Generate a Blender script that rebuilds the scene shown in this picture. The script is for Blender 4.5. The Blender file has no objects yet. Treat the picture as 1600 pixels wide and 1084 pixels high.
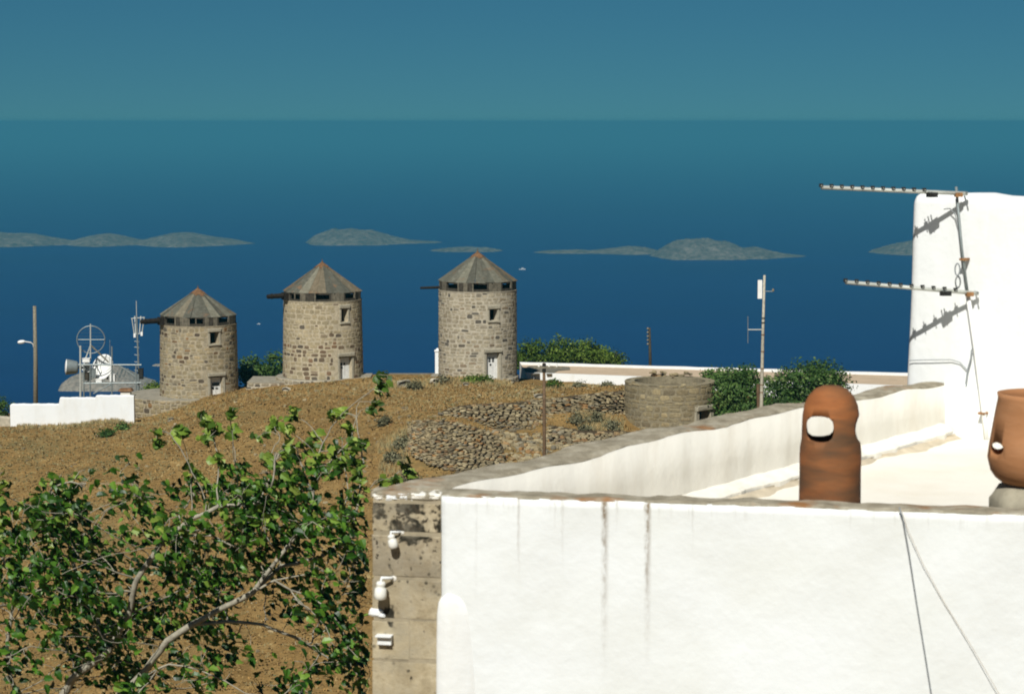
import bpy, math, random
import numpy as np
from mathutils import Vector, Matrix

random.seed(7)
rng = np.random.default_rng(11)
sc = bpy.context.scene
col = sc.collection
R = math.radians

# ------------------------------------------------------------------ camera
F = 3500.0                       # focal length in photograph pixels (1600 wide)
HORIZON = 190.0
TH = math.atan((542.0 - HORIZON) / F)
cam_d = bpy.data.cameras.new("camera")
cam = bpy.data.objects.new("camera", cam_d)
col.objects.link(cam)
cam_d.sensor_width = 36.0
cam_d.lens = F / 1600.0 * 36.0
cam_d.clip_start = 0.5
cam_d.clip_end = 400000.0
cam.location = (0, 0, 0)
cam.rotation_euler = (math.pi / 2 - TH, 0, 0)
cam_d.dof.use_dof = True
cam_d.dof.focus_distance = 105.0
cam_d.dof.aperture_fstop = 7.0
sc.camera = cam

# ------------------------------------------------------------------ light
SUN_TO = Vector((0.17, 0.66, -0.73)).normalized()      # direction the light travels
sun_d = bpy.data.lights.new("sun", 'SUN')
sun_d.energy = 4.7
sun_d.angle = R(0.5)
sun_d.color = (1.0, 0.98, 0.925)
sun = bpy.data.objects.new("sun", sun_d)
col.objects.link(sun)
sun.rotation_euler = SUN_TO.to_track_quat('-Z', 'Y').to_euler()

world = bpy.data.worlds.new("World")
sc.world = world
world.use_nodes = True
wn, wl = world.node_tree.nodes, world.node_tree.links
wn.clear()
w_out = wn.new('ShaderNodeOutputWorld')
w_bg = wn.new('ShaderNodeBackground')
w_sky = wn.new('ShaderNodeTexSky')
w_sky.sky_type = 'NISHITA'
w_sky.sun_disc = False
w_sky.sun_elevation = math.asin(-SUN_TO.z)
w_sky.sun_rotation = math.atan2(-SUN_TO.x, -SUN_TO.y)
w_sky.altitude = 200
w_sky.air_density = 0.7
w_sky.dust_density = 0.0
w_sky.ozone_density = 8.0
w_tint = wn.new('ShaderNodeMix')
w_tint.data_type = 'RGBA'
w_tint.blend_type = 'MULTIPLY'
w_tint.inputs[0].default_value = 1.0
w_tint.inputs[7].default_value = (0.178, 0.42, 0.425, 1)
w_tc = wn.new('ShaderNodeTexCoord')
w_mp = wn.new('ShaderNodeMapping')
w_mp.inputs['Location'].default_value = (0, 0, 0.03)
w_mp.inputs['Scale'].default_value = (1, 1, 0.7)
wl.new(w_tc.outputs['Generated'], w_mp.inputs['Vector'])
wl.new(w_mp.outputs[0], w_sky.inputs['Vector'])
wl.new(w_sky.outputs[0], w_tint.inputs[6])
wl.new(w_tint.outputs[2], w_bg.inputs[0])
w_bg.inputs[1].default_value = 0.062
wl.new(w_bg.outputs[0], w_out.inputs[0])

sc.view_settings.view_transform = 'Standard'
sc.view_settings.look = 'None'
sc.view_settings.exposure = 0.12
sc.view_settings.gamma = 1.0
sc.view_settings.use_curve_mapping = False
sc.render.engine = 'CYCLES'
sc.cycles.use_denoising = True
sc.cycles.max_bounces = 6
sc.cycles.diffuse_bounces = 3
sc.cycles.glossy_bounces = 2
sc.cycles.transmission_bounces = 3
sc.cycles.volume_bounces = 1
sc.cycles.sample_clamp_indirect = 4.0
sc.cycles.filter_width = 1.9

# ------------------------------------------------------------------ helpers
def ray(px, py):
    a, b = (px - 800.0) / F, (542.0 - py) / F
    return Vector((a, math.cos(TH) + b * math.sin(TH), -math.sin(TH) + b * math.cos(TH)))

def P(px, py, Y):
    d = ray(px, py)
    return d * (Y / d.y)

def G(px, py, z):
    d = ray(px, py)
    return d * (z / d.z)

def hitplane(px, py, p0, n):
    d = ray(px, py)
    return d * (Vector(p0).dot(n) / d.dot(n))

def lerp(a, b, t):
    return a + (b - a) * t

class MB:
    """collects shapes; build() links them as one mesh object"""
    def __init__(self):
        self.v, self.f, self.m = [], [], []
    def add(self, vs, fs, mi=0):
        o = len(self.v)
        self.v += [tuple(v) for v in vs]
        self.f += [tuple(i + o for i in f) for f in fs]
        self.m += [mi] * len(fs)
        return self
    def box(self, c, sx, sy, sz, rz=0.0, mi=0, taper=0.0):
        c = Vector(c); ca, sa = math.cos(rz), math.sin(rz)
        vs = []
        for dz in (-1, 1):
            k = 1 - taper * (dz + 1) / 2
            for dx, dy in ((-1, -1), (1, -1), (1, 1), (-1, 1)):
                x, y = dx * sx / 2 * k, dy * sy / 2 * k
                vs.append((c.x + x * ca - y * sa, c.y + x * sa + y * ca, c.z + dz * sz / 2))
        return self.add(vs, [(3, 2, 1, 0), (4, 5, 6, 7), (0, 1, 5, 4), (1, 2, 6, 5), (2, 3, 7, 6), (3, 0, 4, 7)], mi)
    def tube(self, pts, r, n=6, cap=True, mi=0):
        pts = [Vector(p) for p in pts]
        rs = r if isinstance(r, (list, tuple)) else [r] * len(pts)
        vs, fs = [], []
        prev = None
        for i, p in enumerate(pts):
            t = (pts[min(i + 1, len(pts) - 1)] - pts[max(i - 1, 0)])
            if t.length < 1e-9: t = Vector((0, 0, 1))
            t.normalize()
            if prev is None:
                ref = Vector((0, 0, 1)) if abs(t.z) < 0.9 else Vector((1, 0, 0))
                u = t.cross(ref).normalized()
            else:
                u = (prev - t * prev.dot(t))
                u = u.normalized() if u.length > 1e-6 else t.orthogonal().normalized()
            prev = u
            w = t.cross(u)
            for k in range(n):
                a = 2 * math.pi * k / n
                vs.append(p + (u * math.cos(a) + w * math.sin(a)) * rs[i])
        for i in range(len(pts) - 1):
            for k in range(n):
                k2 = (k + 1) % n
                fs.append((i * n + k, i * n + k2, (i + 1) * n + k2, (i + 1) * n + k))
        if cap:
            fs.append(tuple(range(n - 1, -1, -1)))
            fs.append(tuple((len(pts) - 1) * n + k for k in range(n)))
        return self.add(vs, fs, mi)
    def lathe(self, prof, c, n=24, axis=None, mi=0, close=False):
        """prof: list of (radius, height) ; axis: Vector"""
        ax = Vector(axis).normalized() if axis is not None else Vector((0, 0, 1))
        u = ax.orthogonal().normalized() if axis is not None else Vector((1, 0, 0))
        w = ax.cross(u)
        c = Vector(c)
        vs, fs = [], []
        for r_, h_ in prof:
            for k in range(n):
                a = 2 * math.pi * k / n
                vs.append(c + ax * h_ + (u * math.cos(a) + w * math.sin(a)) * r_)
        m = len(prof)
        for i in range(m - 1 if not close else m):
            j = (i + 1) % m
            for k in range(n):
                k2 = (k + 1) % n
                fs.append((i * n + k, i * n + k2, j * n + k2, j * n + k))
        return self.add(vs, fs, mi)
    def ribbon(self, left, right, mi=0):
        n = len(left)
        return self.add(list(left) + list(right), [(i, i + 1, n + i + 1, n + i) for i in range(n - 1)], mi)
    def mesh(self, name, mats, smooth=False, off=(0, 0, 0)):
        me = bpy.data.meshes.new(name)
        o = Vector(off)
        me.from_pydata([Vector(v) - o for v in self.v], [], self.f)
        mats = mats if isinstance(mats, (list, tuple)) else [mats]
        for m in mats: me.materials.append(m)
        if len(mats) > 1:
            me.polygons.foreach_set('material_index', self.m)
        if smooth:
            me.polygons.foreach_set('use_smooth', [True] * len(me.polygons))
        me.update()
        return me

def link(name, me, parent=None):
    o = bpy.data.objects.new(name, me)
    col.objects.link(o)
    if parent is not None: o.parent = parent
    return o

def tag(o, label=None, cat=None, group=None, kind=None):
    if label: o['label'] = label
    if cat: o['category'] = cat
    if group: o['group'] = group
    if kind: o['kind'] = kind
    return o

def thing(name, label, cat, loc, group=None):
    o = bpy.data.objects.new(name, None)
    o.empty_display_size = 0.3
    col.objects.link(o)
    o.location = loc
    return tag(o, label, cat, group)

def root_off(o):
    v = Vector(o.location)
    return v + root_off(o.parent) if o.parent is not None else v

def part(name, mb, mats, parent, smooth=False):
    """mb holds world coordinates; the part becomes a child of parent (no rotation, no scale)"""
    return link(name, mb.mesh(name, mats, smooth, root_off(parent)), parent)

# ------------------------------------------------------------------ materials
def new_mat(name):
    m = bpy.data.materials.new(name)
    m.use_nodes = True
    nt = m.node_tree
    b = nt.nodes['Principled BSDF']
    return m, nt, b

def N(nt, t, **kw):
    n = nt.nodes.new(t)
    for k, v in kw.items():
        if k.startswith('i_'):
            n.inputs[k[2:].replace('_', ' ')].default_value = v
        else:
            setattr(n, k, v)
    return n

def noise(nt, scale, detail=4, rough=0.6, vec=None, dist=0.0):
    n = N(nt, 'ShaderNodeTexNoise')
    n.inputs['Scale'].default_value = scale
    n.inputs['Detail'].default_value = detail
    n.inputs['Roughness'].default_value = rough
    n.inputs['Distortion'].default_value = dist
    if vec is None:
        g = N(nt, 'ShaderNodeNewGeometry')
        vec = g.outputs['Position']
    nt.links.new(vec, n.inputs['Vector'])
    return n.outputs[0]

def ramp(nt, fac, stops, interp='LINEAR'):
    r = N(nt, 'ShaderNodeValToRGB')
    cr = r.color_ramp
    cr.interpolation = interp
    while len(cr.elements) < len(stops): cr.elements.new(0.5)
    for e, (p, c) in zip(cr.elements, stops):
        e.position = p
        e.color = (*c, 1) if len(c) == 3 else c
    nt.links.new(fac, r.inputs[0])
    return r.outputs[0]

def mixc(nt, fac, a, b, mode='MIX'):
    m = N(nt, 'ShaderNodeMix', data_type='RGBA', blend_type=mode)
    for s, v in ((0, fac), (6, a), (7, b)):
        if hasattr(v, 'is_output') or isinstance(v, bpy.types.NodeSocket):
            nt.links.new(v, m.inputs[s])
        else:
            m.inputs[s].default_value = v if s == 0 else ((*v, 1) if len(v) == 3 else v)
    return m.outputs[2]

def math_n(nt, op, a, b=None, c=None, clamp=False):
    m = N(nt, 'ShaderNodeMath', operation=op, use_clamp=clamp)
    for i, v in enumerate((a, b, c)):
        if v is None: continue
        if isinstance(v, bpy.types.NodeSocket): nt.links.new(v, m.inputs[i])
        else: m.inputs[i].default_value = v
    return m.outputs[0]

def bump(nt, b, h, strength=0.5, dist=0.02):
    n = N(nt, 'ShaderNodeBump')
    n.inputs['Strength'].default_value = strength
    n.inputs['Distance'].default_value = dist
    nt.links.new(h, n.inputs['Height'])
    nt.links.new(n.outputs[0], b.inputs['Normal'])

def setc(nt, b, c):
    if isinstance(c, bpy.types.NodeSocket): nt.links.new(c, b.inputs['Base Color'])
    else: b.inputs['Base Color'].default_value = (*c, 1)

def plain(name, c, rough=0.8, var=0.15, scale=6.0, metal=0.0, spec=0.3, bmp=0.0):
    m, nt, b = new_mat(name)
    f = noise(nt, scale, 5, 0.65)
    lo = tuple(x * (1 - var) for x in c)
    hi = tuple(min(1, x * (1 + var)) for x in c)
    setc(nt, b, ramp(nt, f, [(0.3, lo), (0.7, hi)]))
    b.inputs['Roughness'].default_value = rough
    b.inputs['Metallic'].default_value = metal
    b.inputs['Specular IOR Level'].default_value = spec
    if bmp: bump(nt, b, f, bmp, 0.02)
    return m

def tint_val(nt):
    """random value: per object for single pieces, per piece (attribute) for joined ones"""
    at = N(nt, 'ShaderNodeAttribute', attribute_name='tint')
    oi = N(nt, 'ShaderNodeObjectInfo')
    s = math_n(nt, 'ADD', at.outputs['Fac'], oi.outputs['Random'])
    return math_n(nt, 'FRACT', s)

def stone_mat(name, stops, nscale=9.0, wear=0.42, bmp=0.8):
    m, nt, b = new_mat(name)
    c = ramp(nt, tint_val(nt), stops)
    f = noise(nt, nscale, 6, 0.7)
    g = ramp(nt, f, [(0.25, (1 - wear,) * 3), (0.75, (1 + wear * 0.6,) * 3)])
    c = mixc(nt, 1.0, c, g, 'MULTIPLY')
    big = noise(nt, 0.9, 3, 0.6)
    c = mixc(nt, 1.0, c, ramp(nt, big, [(0.3, (0.72, 0.69, 0.64)), (0.7, (1.12, 1.10, 1.05))]), 'MULTIPLY')
    setc(nt, b, c)
    b.inputs['Roughness'].default_value = 0.95
    b.inputs['Specular IOR Level'].default_value = 0.1
    bump(nt, b, f, bmp, 0.03)
    return m

M = {}
M['mill_stone'] = stone_mat('mill_stone', [(0.0, (0.30, 0.25, 0.155)), (0.30, (0.36, 0.31, 0.20)), (0.52, (0.42, 0.34, 0.21)), (0.68, (0.25, 0.215, 0.15)), (0.80, (0.40, 0.36, 0.26)), (0.86, (0.13, 0.115, 0.09)), (0.93, (0.10, 0.075, 0.055)), (1.0, (0.33, 0.20, 0.09))])
M['mill_stone_pale'] = stone_mat('mill_stone_pale', [(0.0, (0.38, 0.335, 0.25)), (0.3, (0.43, 0.385, 0.29)), (0.55, (0.33, 0.29, 0.21)), (0.72, (0.44, 0.38, 0.28)), (0.80, (0.15, 0.14, 0.12)), (0.90, (0.11, 0.10, 0.085)), (0.96, (0.30, 0.235, 0.16)), (1.0, (0.40, 0.36, 0.27))])
M['mill_stone_b'] = stone_mat('mill_stone_b', [(0.0, (0.36, 0.31, 0.205)), (0.4, (0.44, 0.37, 0.24)), (0.7, (0.33, 0.285, 0.19)), (0.92, (0.46, 0.39, 0.26)), (1.0, (0.20, 0.16, 0.11))])
M['mill_stone_dark'] = stone_mat('mill_stone_dark', [(0.0, (0.15, 0.11, 0.075)), (0.35, (0.20, 0.15, 0.10)), (0.6, (0.12, 0.105, 0.085)), (0.85, (0.25, 0.16, 0.095)), (1.0, (0.17, 0.13, 0.095))])
M['mortar_b'] = plain('mortar_b', (0.42, 0.36, 0.25), 0.95, 0.3, 5.0, spec=0.1, bmp=0.6)
M['stump_stone'] = stone_mat('stump_stone', [(0.0, (0.24, 0.20, 0.125)), (0.35, (0.31, 0.26, 0.155)), (0.6, (0.23, 0.20, 0.135)), (0.8, (0.44, 0.36, 0.21)), (0.90, (0.15, 0.13, 0.09)), (1.0, (0.29, 0.235, 0.145))])
M['dry_stone'] = stone_mat('dry_stone', [(0.0, (0.29, 0.235, 0.14)), (0.3, (0.40, 0.335, 0.205)), (0.5, (0.16, 0.135, 0.092)), (0.68, (0.46, 0.39, 0.245)), (0.82, (0.20, 0.185, 0.145)), (0.93, (0.33, 0.18, 0.07)), (1.0, (0.38, 0.30, 0.175))])
M['mortar'] = plain('mortar', (0.34, 0.29, 0.20), 0.95, 0.35, 5.0, spec=0.1, bmp=0.6)
M['mortar_pale'] = plain('mortar_pale', (0.42, 0.375, 0.285), 0.95, 0.25, 4.0, spec=0.1, bmp=0.6)
M['mortar_dim'] = plain('mortar_dim', (0.235, 0.20, 0.13), 0.95, 0.3, 5.0, spec=0.1, bmp=0.6)
M['dry_core'] = plain('dry_core', (0.075, 0.055, 0.033), 0.98, 0.4, 8.0, spec=0.05)
M['frame_stone'] = plain('frame_stone', (0.33, 0.30, 0.225), 0.95, 0.25, 7.0, spec=0.1, bmp=0.4)
M['paving'] = plain('paving', (0.27, 0.245, 0.19), 0.95, 0.3, 2.5, spec=0.1, bmp=0.4)
M['white_door'] = plain('white_door', (0.70, 0.70, 0.66), 0.7, 0.12, 5.0)
M['dark_wood'] = plain('dark_wood', (0.022, 0.018, 0.014), 0.9, 0.4, 9.0, spec=0.1)
M['old_wood'] = plain('old_wood', (0.135, 0.12, 0.088), 0.9, 0.45, 5.0, spec=0.1)
M['old_wood_dark'] = plain('old_wood_dark', (0.055, 0.048, 0.036), 0.9, 0.4, 5.0, spec=0.1)
M['dark'] = plain('dark_inside', (0.012, 0.012, 0.011), 0.95, 0.3, 5.0, spec=0.05)
M['pole_wood'] = plain('pole_wood', (0.13, 0.085, 0.05), 0.9, 0.35, 7.0, spec=0.1)
M['pole_grey'] = plain('pole_grey', (0.20, 0.18, 0.13), 0.85, 0.35, 7.0, spec=0.2)
M['mast_wood'] = plain('mast_wood', (0.40, 0.37, 0.29), 0.8, 0.35, 9.0, spec=0.2)
M['steel'] = plain('galvanised_steel', (0.21, 0.24, 0.235), 0.5, 0.2, 9.0, metal=0.25)
M['pale_steel'] = plain('pale_steel', (0.46, 0.47, 0.42), 0.5, 0.2, 9.0, metal=0.1)
M['white_paint'] = plain('white_paint', (0.80, 0.80, 0.76), 0.5, 0.06, 5.0)
M['black_plastic'] = plain('black_plastic', (0.018, 0.018, 0.016), 0.6, 0.2, 9.0)
M['rust'] = plain('rust', (0.30, 0.15, 0.06), 0.9, 0.4, 20.0)
M['porcelain'] = plain('porcelain', (0.78, 0.77, 0.70), 0.25, 0.06, 9.0, spec=0.5)
M['cable_dark'] = plain('cable_dark', (0.23, 0.25, 0.26), 0.7, 0.1, 9.0)
M['cable_tan'] = plain('cable_tan', (0.50, 0.43, 0.33), 0.7, 0.1, 9.0)
M['twig'] = plain('fig_bark', (0.30, 0.275, 0.21), 0.85, 0.35, 14.0, spec=0.2, bmp=0.4)
M['bark'] = plain('tree_bark', (0.14, 0.115, 0.08), 0.95, 0.35, 8.0, spec=0.1)
M['roof_tan'] = plain('roof_tan', (0.50, 0.385, 0.265), 0.95, 0.1, 0.8, spec=0.1)
M['roof_grey'] = plain('roof_grey', (0.17, 0.155, 0.12), 0.95, 0.3, 1.5, spec=0.1)
M['lichen_rock'] = plain('lichen_rock', (0.30, 0.27, 0.20), 0.95, 0.4, 4.0, spec=0.1, bmp=0.4)

def whitewash(name, c=(0.79, 0.805, 0.79), dirt=(0.62, 0.58, 0.48), amt=0.45, sc_=1.6):
    m, nt, b = new_mat(name)
    geo = N(nt, 'ShaderNodeNewGeometry')
    mp = N(nt, 'ShaderNodeMapping')
    mp.inputs['Scale'].default_value = (1, 1, 0.3)
    nt.links.new(geo.outputs['Position'], mp.inputs['Vector'])
    f = noise(nt, sc_, 6, 0.7, mp.outputs[0])
    fac = math_n(nt, 'MULTIPLY', ramp(nt, f, [(0.48, (0, 0, 0)), (0.78, (1, 1, 1))]), amt)
    f2 = noise(nt, 14.0, 4, 0.6)
    setc(nt, b, mixc(nt, fac, c, dirt))
    b.inputs['Roughness'].default_value = 0.92
    b.inputs['Specular IOR Level'].default_value = 0.15
    f3 = noise(nt, 3.0, 3, 0.5)
    bump(nt, b, math_n(nt, 'ADD', math_n(nt, 'MULTIPLY', f2, 0.35), f3), 0.35, 0.03)
    return m
M['whitewash'] = whitewash('whitewash')
M['whitewash_old'] = whitewash('whitewash_old', (0.77, 0.74, 0.66), (0.46, 0.38, 0.27), 0.36, 3.4)
M['terrace_floor'] = whitewash('terrace_floor', (0.77, 0.73, 0.64), (0.66, 0.59, 0.47), 0.6, 1.2)

def front_wall_mat(streaks):
    """white plaster with drip stains; UV: u metres along the wall, v metres below the top"""
    m, nt, b = new_mat('front_plaster')
    uv = N(nt, 'ShaderNodeUVMap'); uv.uv_map = 'UVMap'
    sep = N(nt, 'ShaderNodeSeparateXYZ')
    nt.links.new(uv.outputs[0], sep.inputs[0])
    u, v = sep.outputs[0], sep.outputs[1]
    mp = N(nt, 'ShaderNodeMapping'); mp.inputs['Scale'].default_value = (34, 13, 1)
    nt.links.new(uv.outputs[0], mp.inputs['Vector'])
    nz = noise(nt, 1.0, 6, 0.75, mp.outputs[0])
    wob = math_n(nt, 'MULTIPLY', math_n(nt, 'SUBTRACT', nz, 0.5), 0.045)
    uu = math_n(nt, 'ADD', u, wob)
    total = None
    for u0, w, ln, st in streaks:
        d = math_n(nt, 'ABSOLUTE', math_n(nt, 'SUBTRACT', uu, u0))
        a = math_n(nt, 'SUBTRACT', 1.0, math_n(nt, 'DIVIDE', d, w), clamp=True)
        fade = math_n(nt, 'SUBTRACT', 1.0, math_n(nt, 'DIVIDE', v, ln), clamp=True)
        fade = math_n(nt, 'POWER', fade, 1.4)
        s = math_n(nt, 'MULTIPLY', math_n(nt, 'MULTIPLY', a, fade), st)
        total = s if total is None else math_n(nt, 'ADD', total, s)
    grit = ramp(nt, nz, [(0.36, (0.08, 0.08, 0.08)), (0.6, (1, 1, 1))])
    total = math_n(nt, 'MULTIPLY', total, grit, clamp=True)
    # short irregular drips all along the top edge
    mp2 = N(nt, 'ShaderNodeMapping'); mp2.inputs['Scale'].default_value = (16, 0.6, 1)
    nt.links.new(uv.outputs[0], mp2.inputs['Vector'])
    n2 = noise(nt, 1.0, 4, 0.8, mp2.outputs[0])
    edge = math_n(nt, 'SUBTRACT', 1.0, math_n(nt, 'DIVIDE', v, 0.12), clamp=True)
    drips = math_n(nt, 'MULTIPLY', math_n(nt, 'MULTIPLY', ramp(nt, n2, [(0.52, (0, 0, 0)), (0.72, (1, 1, 1))]), edge), 0.55)
    total = math_n(nt, 'ADD', total, drips, clamp=True)
    big = noise(nt, 1.3, 5, 0.6)
    base = mixc(nt, ramp(nt, big, [(0.4, (0, 0, 0)), (0.75, (1, 1, 1))]), (0.785, 0.81, 0.805), (0.72, 0.735, 0.70))
    setc(nt, b, mixc(nt, total, base, (0.20, 0.145, 0.085)))
    b.inputs['Roughness'].default_value = 0.92
    b.inputs['Specular IOR Level'].default_value = 0.15
    h = math_n(nt, 'ADD', math_n(nt, 'MULTIPLY', noise(nt, 16.0, 4, 0.6), 0.3), noise(nt, 3.2, 3, 0.5))
    bump(nt, b, h, 0.35, 0.03)
    return m

def cement_cap_mat():
    m, nt, b = new_mat('weathered_cement')
    f = noise(nt, 7.0, 6, 0.7)
    c = ramp(nt, f, [(0.28, (0.17, 0.145, 0.10)), (0.5, (0.30, 0.265, 0.195)), (0.72, (0.46, 0.42, 0.33))])
    g = noise(nt, 1.6, 4, 0.65)
    c = mixc(nt, ramp(nt, g, [(0.56, (0, 0, 0)), (0.68, (1, 1, 1))]), c, (0.27, 0.13, 0.05))
    setc(nt, b, c)
    b.inputs['Roughness'].default_value = 0.95
    b.inputs['Specular IOR Level'].default_value = 0.1
    bump(nt, b, f, 0.6, 0.03)
    return m
M['cement_cap'] = cement_cap_mat()

def quoin_mat():
    m, nt, b = new_mat('quoin_stone')
    f = noise(nt, 11.0, 6, 0.7)
    c = ramp(nt, f, [(0.3, (0.30, 0.255, 0.175)), (0.5, (0.44, 0.385, 0.275)), (0.7, (0.60, 0.53, 0.39))])
    oi = N(nt, 'ShaderNodeObjectInfo')
    c = mixc(nt, 1.0, c, ramp(nt, oi.outputs['Random'], [(0, (0.88, 0.86, 0.84)), (1, (1.10, 1.07, 1.0))]), 'MULTIPLY')
    g = noise(nt, 7.5, 3, 0.55, dist=0.4)
    z = N(nt, 'ShaderNodeNewGeometry')
    sp = N(nt, 'ShaderNodeSeparateXYZ'); nt.links.new(z.outputs['Position'], sp.inputs[0])
    thr = N(nt, 'ShaderNodeMapRange'); nt.links.new(sp.outputs[2], thr.inputs[0])
    thr.inputs[1].default_value = -2.95; thr.inputs[2].default_value = -2.25
    thr.inputs[3].default_value = -0.13; thr.inputs[4].default_value = 0.10
    black = ramp(nt, math_n(nt, 'ADD', g, thr.outputs[0]), [(0.53, (0, 0, 0)), (0.58, (1, 1, 1))])
    c = mixc(nt, black, c, (0.03, 0.028, 0.02))
    c = mixc(nt, math_n(nt, 'MULTIPLY', ramp(nt, noise(nt, 5.5, 6, 0.7), [(0.46, (0, 0, 0)), (0.62, (1, 1, 1))]), 0.6), c, (0.22, 0.195, 0.145))
    vo = N(nt, 'ShaderNodeTexVoronoi'); vo.inputs['Scale'].default_value = 26.0
    nt.links.new(z.outputs['Position'], vo.inputs['Vector'])
    spots = ramp(nt, vo.outputs['Distance'], [(0.22, (1, 1, 1)), (0.40, (0, 0, 0))])
    msk = ramp(nt, math_n(nt, 'ADD', noise(nt, 4.5, 2, 0.5), math_n(nt, 'MULTIPLY', thr.outputs[0], 1.3)), [(0.44, (0, 0, 0)), (0.56, (1, 1, 1))])
    c = mixc(nt, math_n(nt, 'MULTIPLY', math_n(nt, 'MULTIPLY', spots, msk), 0.85), c, (0.035, 0.032, 0.022))
    sp_ = noise(nt, 34.0, 3, 0.6)
    c = mixc(nt, ramp(nt, math_n(nt, 'ADD', sp_, math_n(nt, 'MULTIPLY', thr.outputs[0], .6)), [(0.60, (0, 0, 0)), (0.66, (1, 1, 1))]), c, (0.06, 0.05, 0.035))
    c = mixc(nt, ramp(nt, noise(nt, 4.0, 5, 0.7), [(0.45, (0, 0, 0)), (0.65, (1, 1, 1))]), c, mixc(nt, 1.0, c, (0.78, 0.75, 0.70), 'MULTIPLY'))
    o = noise(nt, 3.1, 2, 0.5)
    c = mixc(nt, ramp(nt, o, [(0.66, (0, 0, 0)), (0.72, (1, 1, 1))]), c, (0.42, 0.16, 0.04))
    setc(nt, b, c)
    b.inputs['Roughness'].default_value = 0.95
    b.inputs['Specular IOR Level'].default_value = 0.1
    bump(nt, b, noise(nt, 30.0, 5, 0.7), 0.5, 0.012)
    return m
M['quoin'] = quoin_mat()

def terracotta_mat(name, c0, c1, soot):
    m, nt, b = new_mat(name)
    geo = N(nt, 'ShaderNodeNewGeometry')
    mp = N(nt, 'ShaderNodeMapping'); mp.inputs['Scale'].default_value = (2.0, 2.0, 7.0)
    nt.links.new(geo.outputs['Position'], mp.inputs['Vector'])
    f = noise(nt, 1.6, 5, 0.6, mp.outputs[0])
    c = ramp(nt, f, [(0.3, c0), (0.7, c1)])
    g = noise(nt, 0.9, 3, 0.6, mp.outputs[0])
    c = mixc(nt, math_n(nt, 'MULTIPLY', ramp(nt, g, [(0.36, (0, 0, 0)), (0.66, (1, 1, 1))]), soot), c, (0.07, 0.055, 0.035))
    setc(nt, b, c)
    b.inputs['Roughness'].default_value = 0.85
    b.inputs['Specular IOR Level'].default_value = 0.2
    bump(nt, b, f, 0.3, 0.02)
    return m
M['terracotta_sooty'] = terracotta_mat('terracotta_sooty', (0.23, 0.082, 0.028), (0.36, 0.135, 0.046), 0.85)
M['terracotta'] = terracotta_mat('terracotta', (0.34, 0.15, 0.06), (0.44, 0.215, 0.10), 0.15)

def roof_mat():
    m, nt, b = new_mat('sheet_roof')
    geo = N(nt, 'ShaderNodeNewGeometry')
    f = noise(nt, 4.0, 6, 0.7)
    oi = N(nt, 'ShaderNodeObjectInfo')
    c = ramp(nt, f, [(0.3, (0.075, 0.072, 0.052)), (0.55, (0.115, 0.112, 0.084)), (0.75, (0.19, 0.185, 0.145))])
    c = mixc(nt, 1.0, c, ramp(nt, oi.outputs['Random'], [(0, (0.7, 0.7, 0.7)), (0.5, (1.0, 1.0, 1.0)), (0.8, (1.6, 1.55, 1.5)), (1, (1.3, 0.98, 0.75))]), 'MULTIPLY')
    g = noise(nt, 1.7, 5, 0.7)
    c = mixc(nt, ramp(nt, g, [(0.57, (0, 0, 0)), (0.72, (1, 1, 1))]), c, (0.20, 0.11, 0.055))
    setc(nt, b, c)
    b.inputs['Roughness'].default_value = 0.75
    b.inputs['Specular IOR Level'].default_value = 0.25
    bump(nt, b, f, 0.3, 0.03)
    return m
M['sheet_roof'] = roof_mat()
M['rust_cap'] = plain('rust_cap', (0.165, 0.09, 0.046), 0.9, 0.45, 5.0, spec=0.1)

def ground_mat():
    m, nt, b = new_mat('dry_soil')
    f = noise(nt, 0.55, 7, 0.7)
    c = ramp(nt, f, [(0.30, (0.165, 0.104, 0.038)), (0.48, (0.225, 0.143, 0.053)), (0.62, (0.285, 0.187, 0.072)), (0.78, (0.355, 0.26, 0.12))])
    g = noise(nt, 5.0, 6, 0.75)
    c = mixc(nt, 1.0, c, ramp(nt, g, [(0.3, (0.7, 0.7, 0.7)), (0.7, (1.25, 1.22, 1.16))]), 'MULTIPLY')
    h = noise(nt, 0.16, 4, 0.6)
    c = mixc(nt, math_n(nt, 'MULTIPLY', ramp(nt, h, [(0.52, (0, 0, 0)), (0.68, (1, 1, 1))]), 0.6), c, (0.14, 0.12, 0.055))
    setc(nt, b, c)
    b.inputs['Roughness'].default_value = 0.98
    b.inputs['Specular IOR Level'].default_value = 0.05
    bump(nt, b, g, 0.35, 0.05)
    return m
M['ground'] = ground_mat()

def tuft_mat():
    m, nt, b = new_mat('dry_scrub')
    at = N(nt, 'ShaderNodeAttribute', attribute_name='tint')
    c = ramp(nt, at.outputs['Fac'], [(0.0, (0.17, 0.103, 0.042)), (0.25, (0.24, 0.148, 0.056)), (0.45, (0.33, 0.195, 0.066)), (0.6, (0.39, 0.285, 0.13)), (0.75, (0.30, 0.255, 0.13)), (0.88, (0.20, 0.19, 0.09)), (1.0, (0.12, 0.135, 0.065))])
    setc(nt, b, c)
    b.inputs['Roughness'].default_value = 0.95
    b.inputs['Specular IOR Level'].default_value = 0.05
    up_ = N(nt, 'ShaderNodeCombineXYZ'); up_.inputs[1].default_value = -0.25; up_.inputs[2].default_value = 0.97
    ge_ = N(nt, 'ShaderNodeNewGeometry')
    mv = N(nt, 'ShaderNodeMix', data_type='VECTOR'); mv.inputs[0].default_value = 0.72
    nt.links.new(ge_.outputs['Normal'], mv.inputs[4]); nt.links.new(up_.outputs[0], mv.inputs[5])
    nt.links.new(mv.outputs[1], b.inputs['Normal'])
    return m
M['tuft'] = tuft_mat()

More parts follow.
